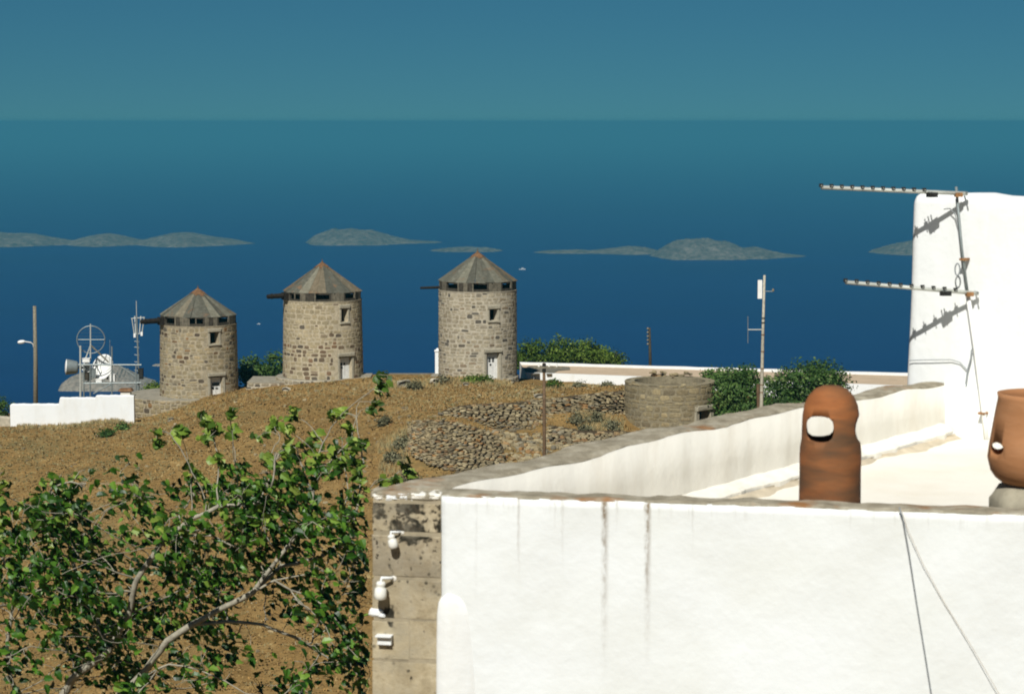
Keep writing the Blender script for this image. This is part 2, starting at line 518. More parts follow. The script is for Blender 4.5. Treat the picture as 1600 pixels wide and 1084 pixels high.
def leaf_mat(name, stops, rough=0.45, transl=0.25, spec=0.4):
    m, nt, b = new_mat(name)
    c = ramp(nt, tint_val(nt), stops)
    f = noise(nt, 1.2, 3, 0.6)
    c = mixc(nt, 1.0, c, ramp(nt, f, [(0.3, (0.75, 0.75, 0.75)), (0.7, (1.2, 1.2, 1.15))]), 'MULTIPLY')
    setc(nt, b, c)
    b.inputs['Roughness'].default_value = rough
    b.inputs['Specular IOR Level'].default_value = spec
    tr = N(nt, 'ShaderNodeBsdfTranslucent')
    nt.links.new(c, tr.inputs[0])
    mx = N(nt, 'ShaderNodeMixShader')
    mx.inputs[0].default_value = transl
    nt.links.new(b.outputs[0], mx.inputs[1])
    nt.links.new(tr.outputs[0], mx.inputs[2])
    out = nt.nodes['Material Output']
    nt.links.new(mx.outputs[0], out.inputs[0])
    return m
M['fig_leaf'] = leaf_mat('fig_leaf', [(0.0, (0.006, 0.024, 0.003)), (0.33, (0.015, 0.056, 0.005)), (0.66, (0.035, 0.105, 0.009)), (0.88, (0.092, 0.20, 0.018)), (1.0, (0.18, 0.28, 0.045))], 0.42, 0.15, 0.3)
M['fig_leaf_pale'] = leaf_mat('fig_leaf_pale', [(0.0, (0.025, 0.060, 0.009)), (0.35, (0.075, 0.145, 0.018)), (0.65, (0.17, 0.26, 0.032)), (1.0, (0.30, 0.38, 0.07))], 0.45, 0.25, 0.4)
M['bush_leaf'] = leaf_mat('bush_leaf', [(0.0, (0.016, 0.044, 0.010)), (0.4, (0.042, 0.092, 0.018)), (0.75, (0.085, 0.155, 0.033)), (1.0, (0.15, 0.22, 0.06))], 0.6, 0.2, 0.2)
M['pine_leaf'] = leaf_mat('pine_leaf', [(0.0, (0.026, 0.055, 0.008)), (0.4, (0.065, 0.115, 0.015)), (0.75, (0.12, 0.185, 0.027)), (1.0, (0.19, 0.25, 0.05))], 0.7, 0.2, 0.15)
M['scrub_leaf'] = leaf_mat('scrub_leaf', [(0.0, (0.06, 0.055, 0.03)), (0.4, (0.12, 0.115, 0.065)), (0.75, (0.17, 0.165, 0.10)), (1.0, (0.22, 0.20, 0.125))], 0.9, 0.1, 0.05)

def sea_mat():
    m, nt, b = new_mat('sea_water')
    geo = N(nt, 'ShaderNodeNewGeometry')
    mp = N(nt, 'ShaderNodeMapping'); mp.inputs['Scale'].default_value = (0.0010, 0.0045, 1)
    nt.links.new(geo.outputs['Position'], mp.inputs['Vector'])
    f = noise(nt, 1.0, 5, 0.6, mp.outputs[0])
    setc(nt, b, ramp(nt, f, [(0.3, (0.0001, 0.008, 0.088)), (0.7, (0.0002, 0.012, 0.108))]))
    b.inputs['Roughness'].default_value = 0.5
    b.inputs['IOR'].default_value = 1.33
    b.inputs['Specular IOR Level'].default_value = 0.05
    mp2 = N(nt, 'ShaderNodeMapping'); mp2.inputs['Scale'].default_value = (0.10, 0.16, 1)
    nt.links.new(geo.outputs['Position'], mp2.inputs['Vector'])
    bump(nt, b, noise(nt, 1.0, 4, 0.6, mp2.outputs[0]), 0.6, 1.0)
    return m
M['sea'] = sea_mat()

def island_mat(name, k=1.0):
    m, nt, b = new_mat(name)
    f = noise(nt, 0.03, 8, 0.75)
    g = noise(nt, 0.12, 6, 0.75)
    c = ramp(nt, f, [(0.35, (0.085 * k, 0.075 * k, 0.06 * k)), (0.52, (0.135 * k, 0.118 * k, 0.092 * k)), (0.68, (0.19 * k, 0.165 * k, 0.13 * k))])
    c = mixc(nt, 1.0, c, ramp(nt, g, [(0.35, (0.45, 0.5, 0.45)), (0.6, (1.2, 1.2, 1.2))]), 'MULTIPLY')
    setc(nt, b, c)
    b.inputs['Roughness'].default_value = 0.98
    b.inputs['Specular IOR Level'].default_value = 0.05
    bump(nt, b, f, 0.6, 8.0)
    return m
M['island'] = island_mat('island_scrub')
M['islet'] = plain('islet_rock', (0.26, 0.215, 0.165), 0.98, 0.5, 0.35, spec=0.05, bmp=1.0)

# ------------------------------------------------------------------ terrain
ZSEA = -200.0
ctl = []
def cp(px, py, d): ctl.append(tuple(P(px, py, d)))
for a in [  # crest round the mills
    (311, 622, 143.5), (311, 612, 149), (235, 657, 141.2), (205, 660, 140.2), (275, 646, 141.6), (200, 655, 144), (235, 645, 146), (400, 604, 146), (505, 595, 144), (505, 588, 150), (600, 589, 147), (660, 592, 146), (600, 600, 142),
    (746, 593, 144), (746, 587, 150), (830, 602, 145), (900, 605, 143), (960, 606, 141), (700, 604, 140), (830, 612, 138),
    # left crest, foot of the white wall
    (0, 673, 138), (100, 664, 139), (190, 654, 140), (-120, 690, 137), (0, 668, 146), (150, 656, 147), (-200, 700, 137),
    # hillside falling towards the camera
    (0, 720, 131), (150, 700, 131), (300, 665, 133), (450, 640, 134), (600, 625, 135),
    (0, 790, 121), (150, 770, 121), (300, 745, 121), (450, 725, 122), (580, 705, 123),
    (0, 900, 107), (300, 870, 107), (560, 850, 107), (0, 1084, 89), (300, 1060, 90), (600, 1040, 91), (-150, 1000, 97),
    # upper terrace
    (690, 642, 127.6), (742, 630, 130), (795, 628, 130), (850, 624, 131.5), (900, 617, 132.5), (960, 609, 133.5), (1050, 611, 135), (1150, 618, 135),
    # below the upper wall
    (760, 672, 125.5), (800, 680, 125), (845, 680, 125.4), (885, 655, 127), (930, 662, 127.0), (965, 678, 125.6), (1000, 688, 125.4), (1046, 688, 126.2), (1090, 688, 126.0),
    # bastion top, bastion foot
    (665, 660, 123.6), (710, 664, 122.6), (745, 676, 121.8),
    (632, 704, 120.5), (665, 722, 118.2), (710, 733, 117), (760, 742, 116), (800, 735, 117), (850, 715, 119), (900, 700, 121), (960, 690, 123), (1046, 692, 124), (1120, 690, 124),
    (620, 660, 127), (650, 640, 131),
    (700, 800, 108), (850, 790, 109), (1000, 770, 111), (1200, 740, 115), (1400, 740, 115), (1250, 690, 125), (1400, 700, 126), (1300, 640, 138), (1450, 640, 140), (1100, 622, 140)]:
    cp(*a)
for x in (-70, -35, 0, 35, 70):
    ctl += [(x, 76, -23.6), (x, 62, -22.5), (x, 45, -16.5), (x, 28, -10.5), (x, 12, -9.0), (x, -10, -8.0), (x, 176, -23.5)]
ctl += [(70, 140, -18), (70, 110, -19), (-70, 140, -24), (-70, 110, -25), (60, 155, -18.8), (20, 158, -18.8), (0, 158, -18.6), (-20, 158, -20.0)]
ctl = np.array(ctl)

def tps_fit(p, z, lam=0.02):
    n = len(p)
    d2 = ((p[:, None, :] - p[None, :, :]) ** 2).sum(-1)
    K = np.where(d2 > 0, 0.5 * d2 * np.log(d2 + 1e-12), 0) + lam * np.eye(n)
    Q = np.hstack([np.ones((n, 1)), p])
    A = np.block([[K, Q], [Q.T, np.zeros((3, 3))]])
    return np.linalg.solve(A, np.concatenate([z, np.zeros(3)]))
_w = tps_fit(ctl[:, :2], ctl[:, 2])

FAR_Y = np.array([-20, 150, 165, 200, 300, 600, 1000, 1250, 2000.0])
FAR_Z = np.array([-9, -18, -20.5, -31, -64, -135, -188, -207, -215.0])
def sstep(a, b, x):
    t = np.clip((x - a) / (b - a), 0, 1)
    return t * t * (3 - 2 * t)
_nx = rng.uniform(-1, 1, (24, 2)); _nph = rng.uniform(0, 6.28, 24)
def lump(x, y):
    s = 0
    for k in range(24):
        fr = 0.25 * 1.16 ** k
        s = s + np.sin((x * _nx[k, 0] + y * _nx[k, 1]) * fr + _nph[k]) * 0.06 / (1 + 0.12 * k)
    return s
def ground_z(x, y):
    x = np.atleast_1d(np.asarray(x, float)); y = np.atleast_1d(np.asarray(y, float))
    xc = np.clip(x, -72, 72); yc = np.clip(y, -12, 178)
    z = np.empty_like(xc)
    for s in range(0, len(xc), 20000):
        q = np.stack([xc[s:s + 20000], yc[s:s + 20000]], -1)
        d2 = ((q[:, None, :] - ctl[None, :, :2]) ** 2).sum(-1)
        U = 0.5 * d2 * np.log(d2 + 1e-12)
        z[s:s + 20000] = U @ _w[:-3] + _w[-3] + q @ _w[-2:]
    zf = np.interp(y, FAR_Y, FAR_Z)
    t = sstep(158, 178, y)
    z = z * (1 - t) + zf * t
    return z + lump(x, y) * 0.55 * (1 - t)
def gz(x, y): return float(ground_z([x], [y])[0])

gx = np.unique(np.concatenate([np.linspace(-2500, -80, 14), np.linspace(-80, -46, 18), np.arange(-46, 46.01, 0.4), np.linspace(46, 80, 18), np.linspace(80, 2500, 14)]))
gy = np.unique(np.concatenate([np.linspace(-200, 0, 6), np.linspace(0, 76, 40), np.arange(76, 160.01, 0.4), np.linspace(160, 260, 40), np.linspace(260, 2000, 50)]))
XX, YY = np.meshgrid(gx, gy)
ZZ = ground_z(XX.ravel(), YY.ravel())
def grid_mesh(name, X, Y, Z, shape, mat, smooth=True):
    ny, nx = shape
    me = bpy.data.meshes.new(name)
    v = np.stack([X, Y, Z], -1).astype(np.float32)
    idx = np.arange(ny * nx).reshape(ny, nx)
    f = np.stack([idx[:-1, :-1], idx[:-1, 1:], idx[1:, 1:], idx[1:, :-1]], -1).reshape(-1, 4)
    me.vertices.add(len(v)); me.vertices.foreach_set('co', v.ravel())
    me.loops.add(f.size); me.loops.foreach_set('vertex_index', f.ravel().astype(np.int32))
    me.polygons.add(len(f))
    me.polygons.foreach_set('loop_start', np.arange(0, f.size, 4, dtype=np.int32))
    me.polygons.foreach_set('use_smooth', np.full(len(f), smooth))
    me.materials.append(mat)
    me.update(calc_edges=True); me.validate()
    return me
ground = link('ground', grid_mesh('ground', XX.ravel(), YY.ravel(), ZZ, XX.shape, M['ground']))
tag(ground, 'dry brown hillside falling towards the camera below the windmills', kind='structure')

# ------------------------------------------------------------------ sea, islands, haze
SX = np.concatenate([-np.geomspace(110000, 500, 24), [0], np.geomspace(500, 110000, 24)])
SY = np.concatenate([[-1900, 0], np.geomspace(400, 118000, 60)])
A, B = np.meshgrid(SX, SY)
sea = link('sea', grid_mesh('sea', A.ravel(), B.ravel(), np.full(A.size, ZSEA), A.shape, M['sea']))
tag(sea, 'deep blue open sea stretching to the hazy horizon', kind='structure')

def island(label, pts, yw, depth_k=0.45, mat=None):
    d = -ZSEA / ((yw - HORIZON) / F)
    pts = sorted(pts)
    xs = np.array([(p[0] - 800) / F * d for p in pts])
    hs = np.array([max(0.0, (yw - p[1]) / F * d) for p in pts])
    L = xs[-1] - xs[0]
    nu, nv = 160, 40
    u = np.linspace(xs[0], xs[-1], nu)
    # smooth interpolation of the ridge
    h = np.interp(u, xs, hs)
    k = np.array([1, 2, 3, 2, 1.0]); k /= k.sum()
    h = np.convolve(np.pad(h, 2, mode='edge'), k, 'valid')
    half = np.minimum(depth_k * L, 30 + h * 5.0) * np.clip(np.minimum(u - u[0], u[-1] - u) / (0.06 * L), 0.15, 1) ** 0.5
    v = np.linspace(-1, 1, nv)
    UU, VV = np.meshgrid(u, v)
    HH = np.broadcast_to(h, UU.shape); WW = np.broadcast_to(half, UU.shape)
    Y = d + half.max() * 0.15 + VV * WW
    nz = 0
    r2 = np.random.default_rng(int(abs(pts[0][0]) * 7 + yw))
    for kk in range(26):
        fr = 2 * math.pi / (L * 0.5) * 1.22 ** kk
        a = r2.uniform(0, 6.28)
        nz = nz + 0.9 * np.sin((UU * math.cos(a) + VV * WW * math.sin(a)) * fr + r2.uniform(0, 6.28)) / (1 + kk * 0.35)
    Z = ZSEA + (HH * 0.93 + 0.6) * (1 - np.abs(VV) ** 2.2) * (1 + 0.07 * nz) - 0.8 - 1.5 * (np.abs(VV) ** 6)
    o = link('island', grid_mesh('island', UU.ravel(), Y.ravel(), Z.ravel(), UU.shape, mat or M['island']))
    tag(o, label, kind='structure')
    return o
island('long low hazy island at the far left of the sea', [(-160, 380), (-100, 366), (-40, 362), (0, 363), (40, 364), (85, 372), (110, 375), (125, 370), (165, 364), (205, 373), (218, 375), (260, 364), (290, 362), (340, 370), (375, 376), (397, 381)], 380.5)
island('hazy humped island above the middle windmill', [(476, 378.5), (490, 368), (520, 357), (545, 356), (580, 361), (610, 368), (640, 374), (692, 379)], 378.5)
island('flat strip of land behind the peak of the right windmill', [(670, 391), (690, 388), (720, 385), (760, 386), (787, 391)], 391)
island('thin low hazy islet left of the rounded island', [(832, 394), (860, 391), (905, 390), (925, 391), (960, 387), (985, 384), (1010, 386), (1040, 394)], 394)
island('rounded bare hazy island left of the television aerials', [(1016, 400), (1030, 392), (1055, 378), (1085, 373), (1110, 372), (1140, 377), (1165, 388), (1185, 386), (1210, 392), (1230, 396), (1265, 400)], 400)
island('faint hill of an island partly hidden by the white block', [(1358, 394), (1385, 385), (1410, 379), (1450, 372), (1500, 380), (1560, 394)], 394)
island('small grey rocky islet behind the telecom platform', [(90, 604), (97, 594), (106, 589), (126, 585), (140, 577), (152, 570), (165, 567), (180, 573), (193, 582), (212, 593), (237, 604)], 604, 0.6, M['islet'])
island('tiny rock in the sea beside the left windmill', [(233, 571.5), (239, 569), (248, 568), (258, 570), (262, 571.5)], 571.5, 0.5, M['islet'])

hz_m = bpy.data.materials.new('haze_air'); hz_m.use_nodes = True
hn = hz_m.node_tree; hn.nodes.clear()
ho = hn.nodes.new('ShaderNodeOutputMaterial'); hv = hn.nodes.new('ShaderNodeVolumePrincipled')
hv.inputs['Density'].default_value = 2.1e-4
hv.inputs['Color'].default_value = (0.080, 0.375, 0.495, 1)
hv.inputs['Anisotropy'].default_value = 0.0
hn.links.new(hv.outputs[0], ho.inputs['Volume'])
hb = MB().box((0, 59000, (3 + ZSEA - 1) / 2), 240000, 124000, 3 - (ZSEA - 1))
haze = link('haze', hb.mesh('haze', hz_m))
tag(haze, 'blue sea haze filling the air over the water', kind='stuff')

# ------------------------------------------------------------------ stones
def stone_variant(n=8, jit=0.16, seed=0):
    r = random.Random(seed)
    ring = []
    for k in range(n):
        a = 2 * math.pi * (k + 0.5) / n + r.uniform(-0.12, 0.12)
        ca, sa = math.cos(a), math.sin(a)
        e = 0.55
        x = math.copysign(abs(ca) ** e, ca) * 0.5; z = math.copysign(abs(sa) ** e, sa) * 0.5
        j = 1 - r.uniform(0, jit)
        ring.append((x * j, z * j))
    vs = [(x, -1.0, z) for x, z in ring] + [(x, 0.45, z) for x, z in ring]
    ins = [(x * 0.72 + r.uniform(-.03, .03), 1.0 + r.uniform(-.3, .15), z * 0.70 + r.uniform(-.03, .03)) for x, z in ring]
    vs += ins
    fs = []
    for k in range(n):
        k2 = (k + 1) % n
        fs.append((k, n + k, n + k2, k2)); fs.append((n + k, 2 * n + k, 2 * n + k2, n + k2))
    fs.append(tuple(2 * n + k for k in range(n)))
    fs.append(tuple(range(n - 1, -1, -1)))
    return vs, [tuple(reversed(f)) for f in fs]
STONES = [stone_variant(8, 0.2, s) for s in range(14)]
_stone_cache = {}
def stone_mesh(i, mat):
    key = (i, mat.name)
    if key not in _stone_cache:
        vs, fs = STONES[i]
        _stone_cache[key] = MB().add(vs, fs).mesh('stone', mat)
    return _stone_cache[key]

def joined(name, items, mat, parent, tints=None):
    """items: list of (variant vs, fs, 4x4 numpy matrix); one mesh with a per piece tint"""
    V, Fc, T = [], [], []
    o = 0
    r = np.random.default_rng(len(items))
    for k, (vs, fs, mx) in enumerate(items):
        a = np.asarray(vs) @ mx[:3, :3].T + mx[:3, 3]
        V.append(a); Fc += [tuple(i + o for i in f) for f in fs]; o += len(a)
        T += [r.random() if tints is None else tints[k]] * len(a)
    me = bpy.data.meshes.new(name)
    me.from_pydata(np.concatenate(V).tolist(), [], Fc)
    me.materials.append(mat)
    at = me.attributes.new('tint', 'FLOAT', 'POINT')
    at.data.foreach_set('value', np.array(T, np.float32))
    me.update()
    return link(name, me, parent)

def place_stones(parent, cells, mat, limit=300, name='stone', mat_fn=None):
    """cells: (x,y,z (parent space), phi outward, w, h, proud, roll, visible score). Outward = (sin phi, -cos phi)."""
    cells = sorted(cells, key=lambda c: -c[8])
    rest = []
    for i, (x, y, z, phi, w, h, pr, roll, s) in enumerate(cells):
        vi = random.randrange(len(STONES))
        if i < limit and s > 0:
            o = link(name, stone_mesh(vi, mat if mat_fn is None else mat_fn(z)), parent)
            o.location = (x, y, z)
            o.rotation_euler = (0, roll, phi + math.pi)
            o.scale = (w, pr, h)
        else:
            m = Matrix.Translation((x, y, z)) @ Matrix.Rotation(phi + math.pi, 4, 'Z') @ Matrix.Rotation(roll, 4, 'Y') @ Matrix.Diagonal((w, pr, h, 1))
            rest.append((STONES[vi][0], STONES[vi][1], np.array(m)))
    if rest:
        o = joined('stonework', rest, mat, parent)
        o['kind'] = 'stuff'

def rubble_cells(length, z0, z1, hm=0.27, wm=0.46, blocked=None, gap=0.04, vary=0.42):
    """courses of uneven stones over a strip; returns (s, z, w, h) with s along the strip"""
    out = []
    z = z0
    while z < z1 - 0.08:
        h = hm * random.uniform(1 - vary, 1 + vary)
        if z + h > z1 - 0.1: h = z1 - z
        s = -random.uniform(0, wm)
        while s < length:
            w = wm * random.uniform(0.55, 1.5)
            c = s + w / 2
            if 0 < c < length:
                cz = z + h / 2
                if blocked is None or not blocked(c, cz, w, h):
                    if random.random() < 0.16 and h > 0.2 * hm / 0.27:   # a slab with a thin one above
                        k = random.uniform(0.5, 0.7)
                        out.append((c, z + h * k / 2, w - gap, h * k - gap))
                        out.append((c, z + h * (1 + k) / 2, w - gap, h * (1 - k) - gap * 0.7))
                    else:
                        out.append((c + random.uniform(-.02, .02), cz + random.uniform(-.05, .05), w - gap * random.uniform(.6, 1.8), h - gap * random.uniform(.6, 1.8)))
            s += w
        z += h
    return out

# ------------------------------------------------------------------ the near house with its roof terrace
ZT = -2.20
LEDGE = 0
A0 = G(582, 767, ZT)
B1 = G(1600, 801, ZT)
fdir = (B1 - A0).normalized(); flen = (B1 - A0).length
fn = Vector((fdir.y, -fdir.x, 0)); fn = fn if fn.y < 0 else -fn          # outward normal of the front wall
B0 = A0 + fdir * (flen + 1.7)
A1 = G(705, 764, ZT)                                                       # inner corner of the parapets
K = Vector((G(1480, 599, ZT).x, G(1480, 599, ZT).y, ZT))                   # inner far corner
D0 = K + Vector((-0.17, 0.14, 0))                                          # outer far corner
pd = (K - A1); pd.z = 0; pd.normalize()                                    # along the long parapet
pin = Vector((pd.y, -pd.x, 0))                                             # inward normal of it
bdir = Vector((pin.x, pin.y, 0))                                           # along the back wall, to the right
bn = -pd                                                                   # back wall faces the terrace
ZF = -2.67
ZB = -11.5
def at_z(v, z): return Vector((v.x, v.y, z))

house = thing('terrace_house', 'white house with a flat walled roof terrace and bare stone corner at lower right', 'house', at_z(A0, ZB))
UP = Vector((0, 0, 1))
wob = [random.uniform(-1, 1) for _ in range(400)]
def wv(i, k=1.0): return (wob[i % 400] * 0.6 + wob[(i * 3 + 7) % 400] * 0.4) * k

# plastered front (starts right of the bare corner), subdivided, top edge slightly uneven, UV in metres
U0 = (hitplane(691, 800, A0, fn) - A0).dot(fdir)
QW = U0                                                                    # width of the bare stone corner
L_front = flen + 1.7
nu, zs = 120, [0, 0.02, 0.06, 0.14, 0.3, 0.6, 1.0, 1.5, 2.2, 3.2, 5, 9.3]
mb = MB(); vs, uvs, fs = [], [], []
for i in range(nu + 1):
    u = lerp(U0, L_front, i / nu)
    for j, dz in enumerate(zs):
        off = 0.012 * math.sin(u * 2.1 + dz * 1.3) + 0.006 * math.sin(u * 7 + dz * 5) + (0.012 if j else -0.004)
        if i == 0: off -= 0.0
        p = A0 + fdir * u + fn * off
        vs.append((p.x, p.y, ZT - dz - (0.012 + wv(i, 0.004) if j == 0 else 0)))
        uvs.append((u, dz))
n = len(zs)
for i in range(nu):
    for j in range(n - 1):
        fs.append((i * n + j, i * n + j + 1, (i + 1) * n + j + 1, (i + 1) * n + j))
# returned edge of the plaster towards the bare stones
o = len(vs)
for j, dz in enumerate(zs):
    p = A0 + fdir * U0 - fn * 0.10
    vs.append((p.x, p.y, ZT - dz - 0.01)); uvs.append((U0 + 0.1, dz))
for j in range(n - 1):
    fs.append((o + j, o + j + 1, j + 1, j))
streak_px = [(745, 0.014, 0.75, 0.35), (812, 0.012, 0.62, 0.62), (868, 0.010, 0.25, 0.35), (880, 0.011, 0.55, 0.4), (946, 0.027, 1.15, 1.15), (964, 0.011, 0.22, 0.5), (1013, 0.024, 1.05, 1.35), (1083, 0.009, 0.4, 0.35), (788, 0.008, 0.12, 0.6), (1340, 0.03, 0.12, 0.12), (1520, 0.02, 0.10, 0.12)]
streaks = []
for px, w, ln, st in streak_px:
    u = (hitplane(px, 800, A0, fn) - A0).dot(fdir)
    streaks.append((u, w, ln, st))
M['front_plaster'] = front_wall_mat(streaks)
mb.add(vs, fs)
fw = part('front_wall', mb, M['front_plaster'], house, smooth=True)
ul = fw.data.uv_layers.new(name='UVMap')
li = np.empty(len(fw.data.loops), np.int32); fw.data.loops.foreach_get('vertex_index', li)
ul.data.foreach_set('uv', np.array(uvs, np.float32)[li].ravel())
fw['label'] = 'sunlit white plaster front with brown drip stains'

# backing of the bare corner (mortar) and its dressed blocks
mb = MB()
c = A0 + fdir * (QW / 2) - fn * 0.0925
mb.box((c.x, c.y, (ZT - 0.03 + ZB) / 2), QW - 0.012, 0.2, ZT - 0.03 - ZB, math.atan2(fdir.y, fdir.x))
part('corner_core', mb, M['mortar'], house)
def block(name, parent, c, sx, sy, sz, rz, mat, rough=0.012, bev=0.016, seed=0):
    """a dressed block with worn, slightly uneven edges"""
    r = random.Random(seed)
    n1 = 5
    vs, fs = [], []
    ca, sa = math.cos(rz), math.sin(rz)
    xs_ = [-.5, -.5 + bev / sx, 0, .5 - bev / sx, .5]; zs_ = [-.5, -.5 + bev / sz, 0, .5 - bev / sz, .5]
    g = {}
    for i, x in enumerate(xs_):
        for j, z in enumerate(zs_):
            edge = (i in (0, 4)) or (j in (0, 4))
            y = -sy / 2 + (bev if edge else 0) + r.uniform(-rough, rough) * 0.5
            xx, zz = x * sx + r.uniform(-rough, rough) * (1 if edge else .3), z * sz + r.uniform(-rough, rough) * (1 if edge else .3)
            g[i, j] = len(vs); vs.append((xx, y, zz))
    for i in range(4):
        for j in range(4):
            fs.append((g[i, j], g[i + 1, j], g[i + 1, j + 1], g[i, j + 1]))
    b = [len(vs) + k for k in range(4)]
    for x, z in ((-.5, -.5), (.5, -.5), (.5, .5), (-.5, .5)): vs.append((x * sx, sy / 2, z * sz))
    fs.append((b[3], b[2], b[1], b[0]))
    fs.append(tuple([g[i, 0] for i in range(4, -1, -1)] + [b[0], b[1]]))
    fs.append(tuple([g[i, 4] for i in range(5)] + [b[2], b[3]]))
    fs.append(tuple([g[0, j] for j in range(5)] + [b[3], b[0]]))
    fs.append(tuple([g[4, j] for j in range(4, -1, -1)] + [b[1], b[2]]))
    c = Vector(c)
    vs = [(c.x + x * ca - y * sa, c.y + x * sa + y * ca, c.z + z) for x, y, z in vs]
    return part(name, MB().add(vs, fs), mat, parent)
frz = math.atan2(fdir.y, fdir.x)
def quoin(px0, px1, py0, py1, seed, proud=0.0):
    a = hitplane(px0, py0, A0, fn); b = hitplane(px1, py1, A0, fn)
    u0, u1 = (a - A0).dot(fdir), (b - A0).dot(fdir)
    c = A0 + fdir * ((u0 + u1) / 2) - fn * (0.09 - proud)
    block('stone_block', house, (c.x, c.y, (a.z + b.z) / 2), u1 - u0 - 0.002, 0.2, a.z - b.z - (0.005 if seed < 2 else 0.0012), frz, M['quoin'], 0.0012 if seed > 1 else 0.003, 0.0015 if seed > 1 else 0.005, seed)
for i, q in enumerate([(582, 690, 783, 833), (582, 690, 834, 903), (582, 690, 904, 968), (582, 640, 969, 1030), (641, 690, 969, 1030), (582, 690, 1031, 1100), (582, 690, 1101, 1180), (582, 690, 1181, 1300)]):
    quoin(*q, seed=i, proud=0.002 if i == 1 else 0.0)
# thin course under the cap: flakes of old whitewash
for i, (x0, x1) in enumerate([(583, 601), (602, 622), (623, 640), (641, 668), (669, 690)]):
    a = hitplane(x0, 771, A0, fn); b = hitplane(x1, 781, A0, fn)
    c = A0 + fdir * (((a - A0).dot(fdir) + (b - A0).dot(fdir)) / 2) - fn * 0.085
    block('coping_stone', house, (c.x, c.y, (a.z + b.z) / 2), (b - a).dot(fdir) - 0.006, 0.2, a.z - b.z, frz, M['whitewash'] if i in (1, 2) else M['whitewash_old'], 0.008, 0.01, 40 + i)

# parapet: inner faces, caps
TH_F = 0.2
def cap_strip(name, pts_out, pts_in, zfun, thick, mat, parent):
    """an uneven slab: outer/inner polylines, top height from zfun"""
    n_ = len(pts_out)
    vs, fs = [], []
    for i in range(n_):
        po, pi = pts_out[i], pts_in[i]
        for k, t in enumerate((0.0, 0.12, 0.5, 0.88, 1.0)):
            p = po.lerp(pi, t)
            z = zfun(i, t) - (0.014 if k in (0, 4) else 0) + wv(i * 5 + k, 0.006)
            vs.append((p.x, p.y, z))
        vs.append((pi.x, pi.y, zfun(i, 1.0) - thick)); vs.append((po.x, po.y, zfun(i, 0.0) - thick))
    m_ = 7
    for i in range(n_ - 1):
        for k in range(m_):
            k2 = (k + 1) % m_
            fs.append((i * m_ + k, i * m_ + k2, (i + 1) * m_ + k2, (i + 1) * m_ + k))
    fs.append(tuple(range(m_))); fs.append(tuple((n_ - 1) * m_ + k for k in range(m_ - 1, -1, -1)))
    return part(name, MB().add(vs, fs), mat, parent, smooth=False)
# front cap
n_ = 90
po, pi = [], []
for i in range(n_ + 1):
    u = lerp(-0.01, L_front, i / n_)
    po.append(A0 + fdir * u + fn * (0.012 * math.sin(u * 2.1) + 0.006 * math.sin(u * 7) + 0.004 + wv(i * 2, 0.003)))
    pi.append(A0 + fdir * u - fn * (TH_F + wv(i * 3 + 1, 0.012)))
cap_strip('front_coping', po, pi, lambda i, t: ZT + 0.004 * math.sin(i * 0.9), 0.035, M['cement_cap'], house)
# front parapet body behind the plaster, inner face
mb = MB()
c = A0 + fdir * (L_front / 2 + 0.2) - fn * 0.105
mb.box((c.x, c.y, (ZT - 0.036 + ZB) / 2), L_front - 0.45, 0.17, ZT - 0.036 - ZB, frz)
part('front_parapet', mb, M['whitewash_old'], house)
# long parapet on the left
n_ = 80
po, pi = [], []
for i in range(n_ + 1):
    t = i / n_
    a = A0.lerp(D0, t); b = A1.lerp(K, t)
    po.append(a - pin * (wv(i * 2 + 9, 0.010))); pi.append(b - pin * (0.012 + abs(wv(i * 3 + 5, 0.02))))
hump = lambda t: 0.045 * math.sin(math.pi * min(1, max(0, t))) ** 2 + 0.012 * math.sin(t * 23) + 0.008 * math.sin(t * 51)
cap_strip('side_coping', po, pi, lambda i, t: ZT + 0.012 + hump(i / 80), 0.05, M['cement_cap'], house)
mb = MB()
vs, fs = [], []
for i in range(n_ + 1):
    t = i / n_
    a, b = A0.lerp(D0, t) + pin * 0.012, A1.lerp(K, t)
    zt = ZT - 0.008 + hump(t)
    b = b + pin * (0.006 * math.sin(i * 0.7) + 0.004 * math.sin(i * 1.9))
    vs += [(a.x, a.y, ZB), (a.x, a.y, zt), (b.x, b.y, zt), (b.x, b.y, (ZT + ZF) / 2), (b.x + pin.x * .02, b.y + pin.y * .02, ZF - 0.3)]
for i in range(n_):
    for k in range(4):
        fs.append((i * 5 + k, i * 5 + k + 1, (i + 1) * 5 + k + 1, (i + 1) * 5 + k))
part('side_parapet', mb.add(vs, fs), M['whitewash_old'], house, smooth=True)
# terrace floor and the cement fillet along the long parapet
mb = MB()
a = A1 - pd * 0.1; b = K
q = [at_z(A1 - pd * 0.05 - pin * 0.05, ZF - 0.05), at_z(B0 - fn * TH_F, ZF - 0.03), at_z(K + bdir * 4.6, ZF + 0.02), at_z(K - pin * 0.05, ZF + 0.035)]
nn = 24
vs, fs = [], []
for i in range(nn + 1):
    for j in range(nn + 1):
        p = q[0].lerp(q[1], i / nn).lerp(q[3].lerp(q[2], i / nn), j / nn)
        vs.append((p.x, p.y, p.z + 0.006 * math.sin(i * 1.3 + j * .7) + 0.004 * math.sin(j * 2.1 - i)))
for i in range(nn):
    for j in range(nn):
        fs.append((i * (nn + 1) + j, (i + 1) * (nn + 1) + j, (i + 1) * (nn + 1) + j + 1, i * (nn + 1) + j + 1))
part('terrace_floor', mb.add(vs, fs), M['terrace_floor'], house, smooth=True)
mb = MB(); vs = []; fs = []
n_ = 60
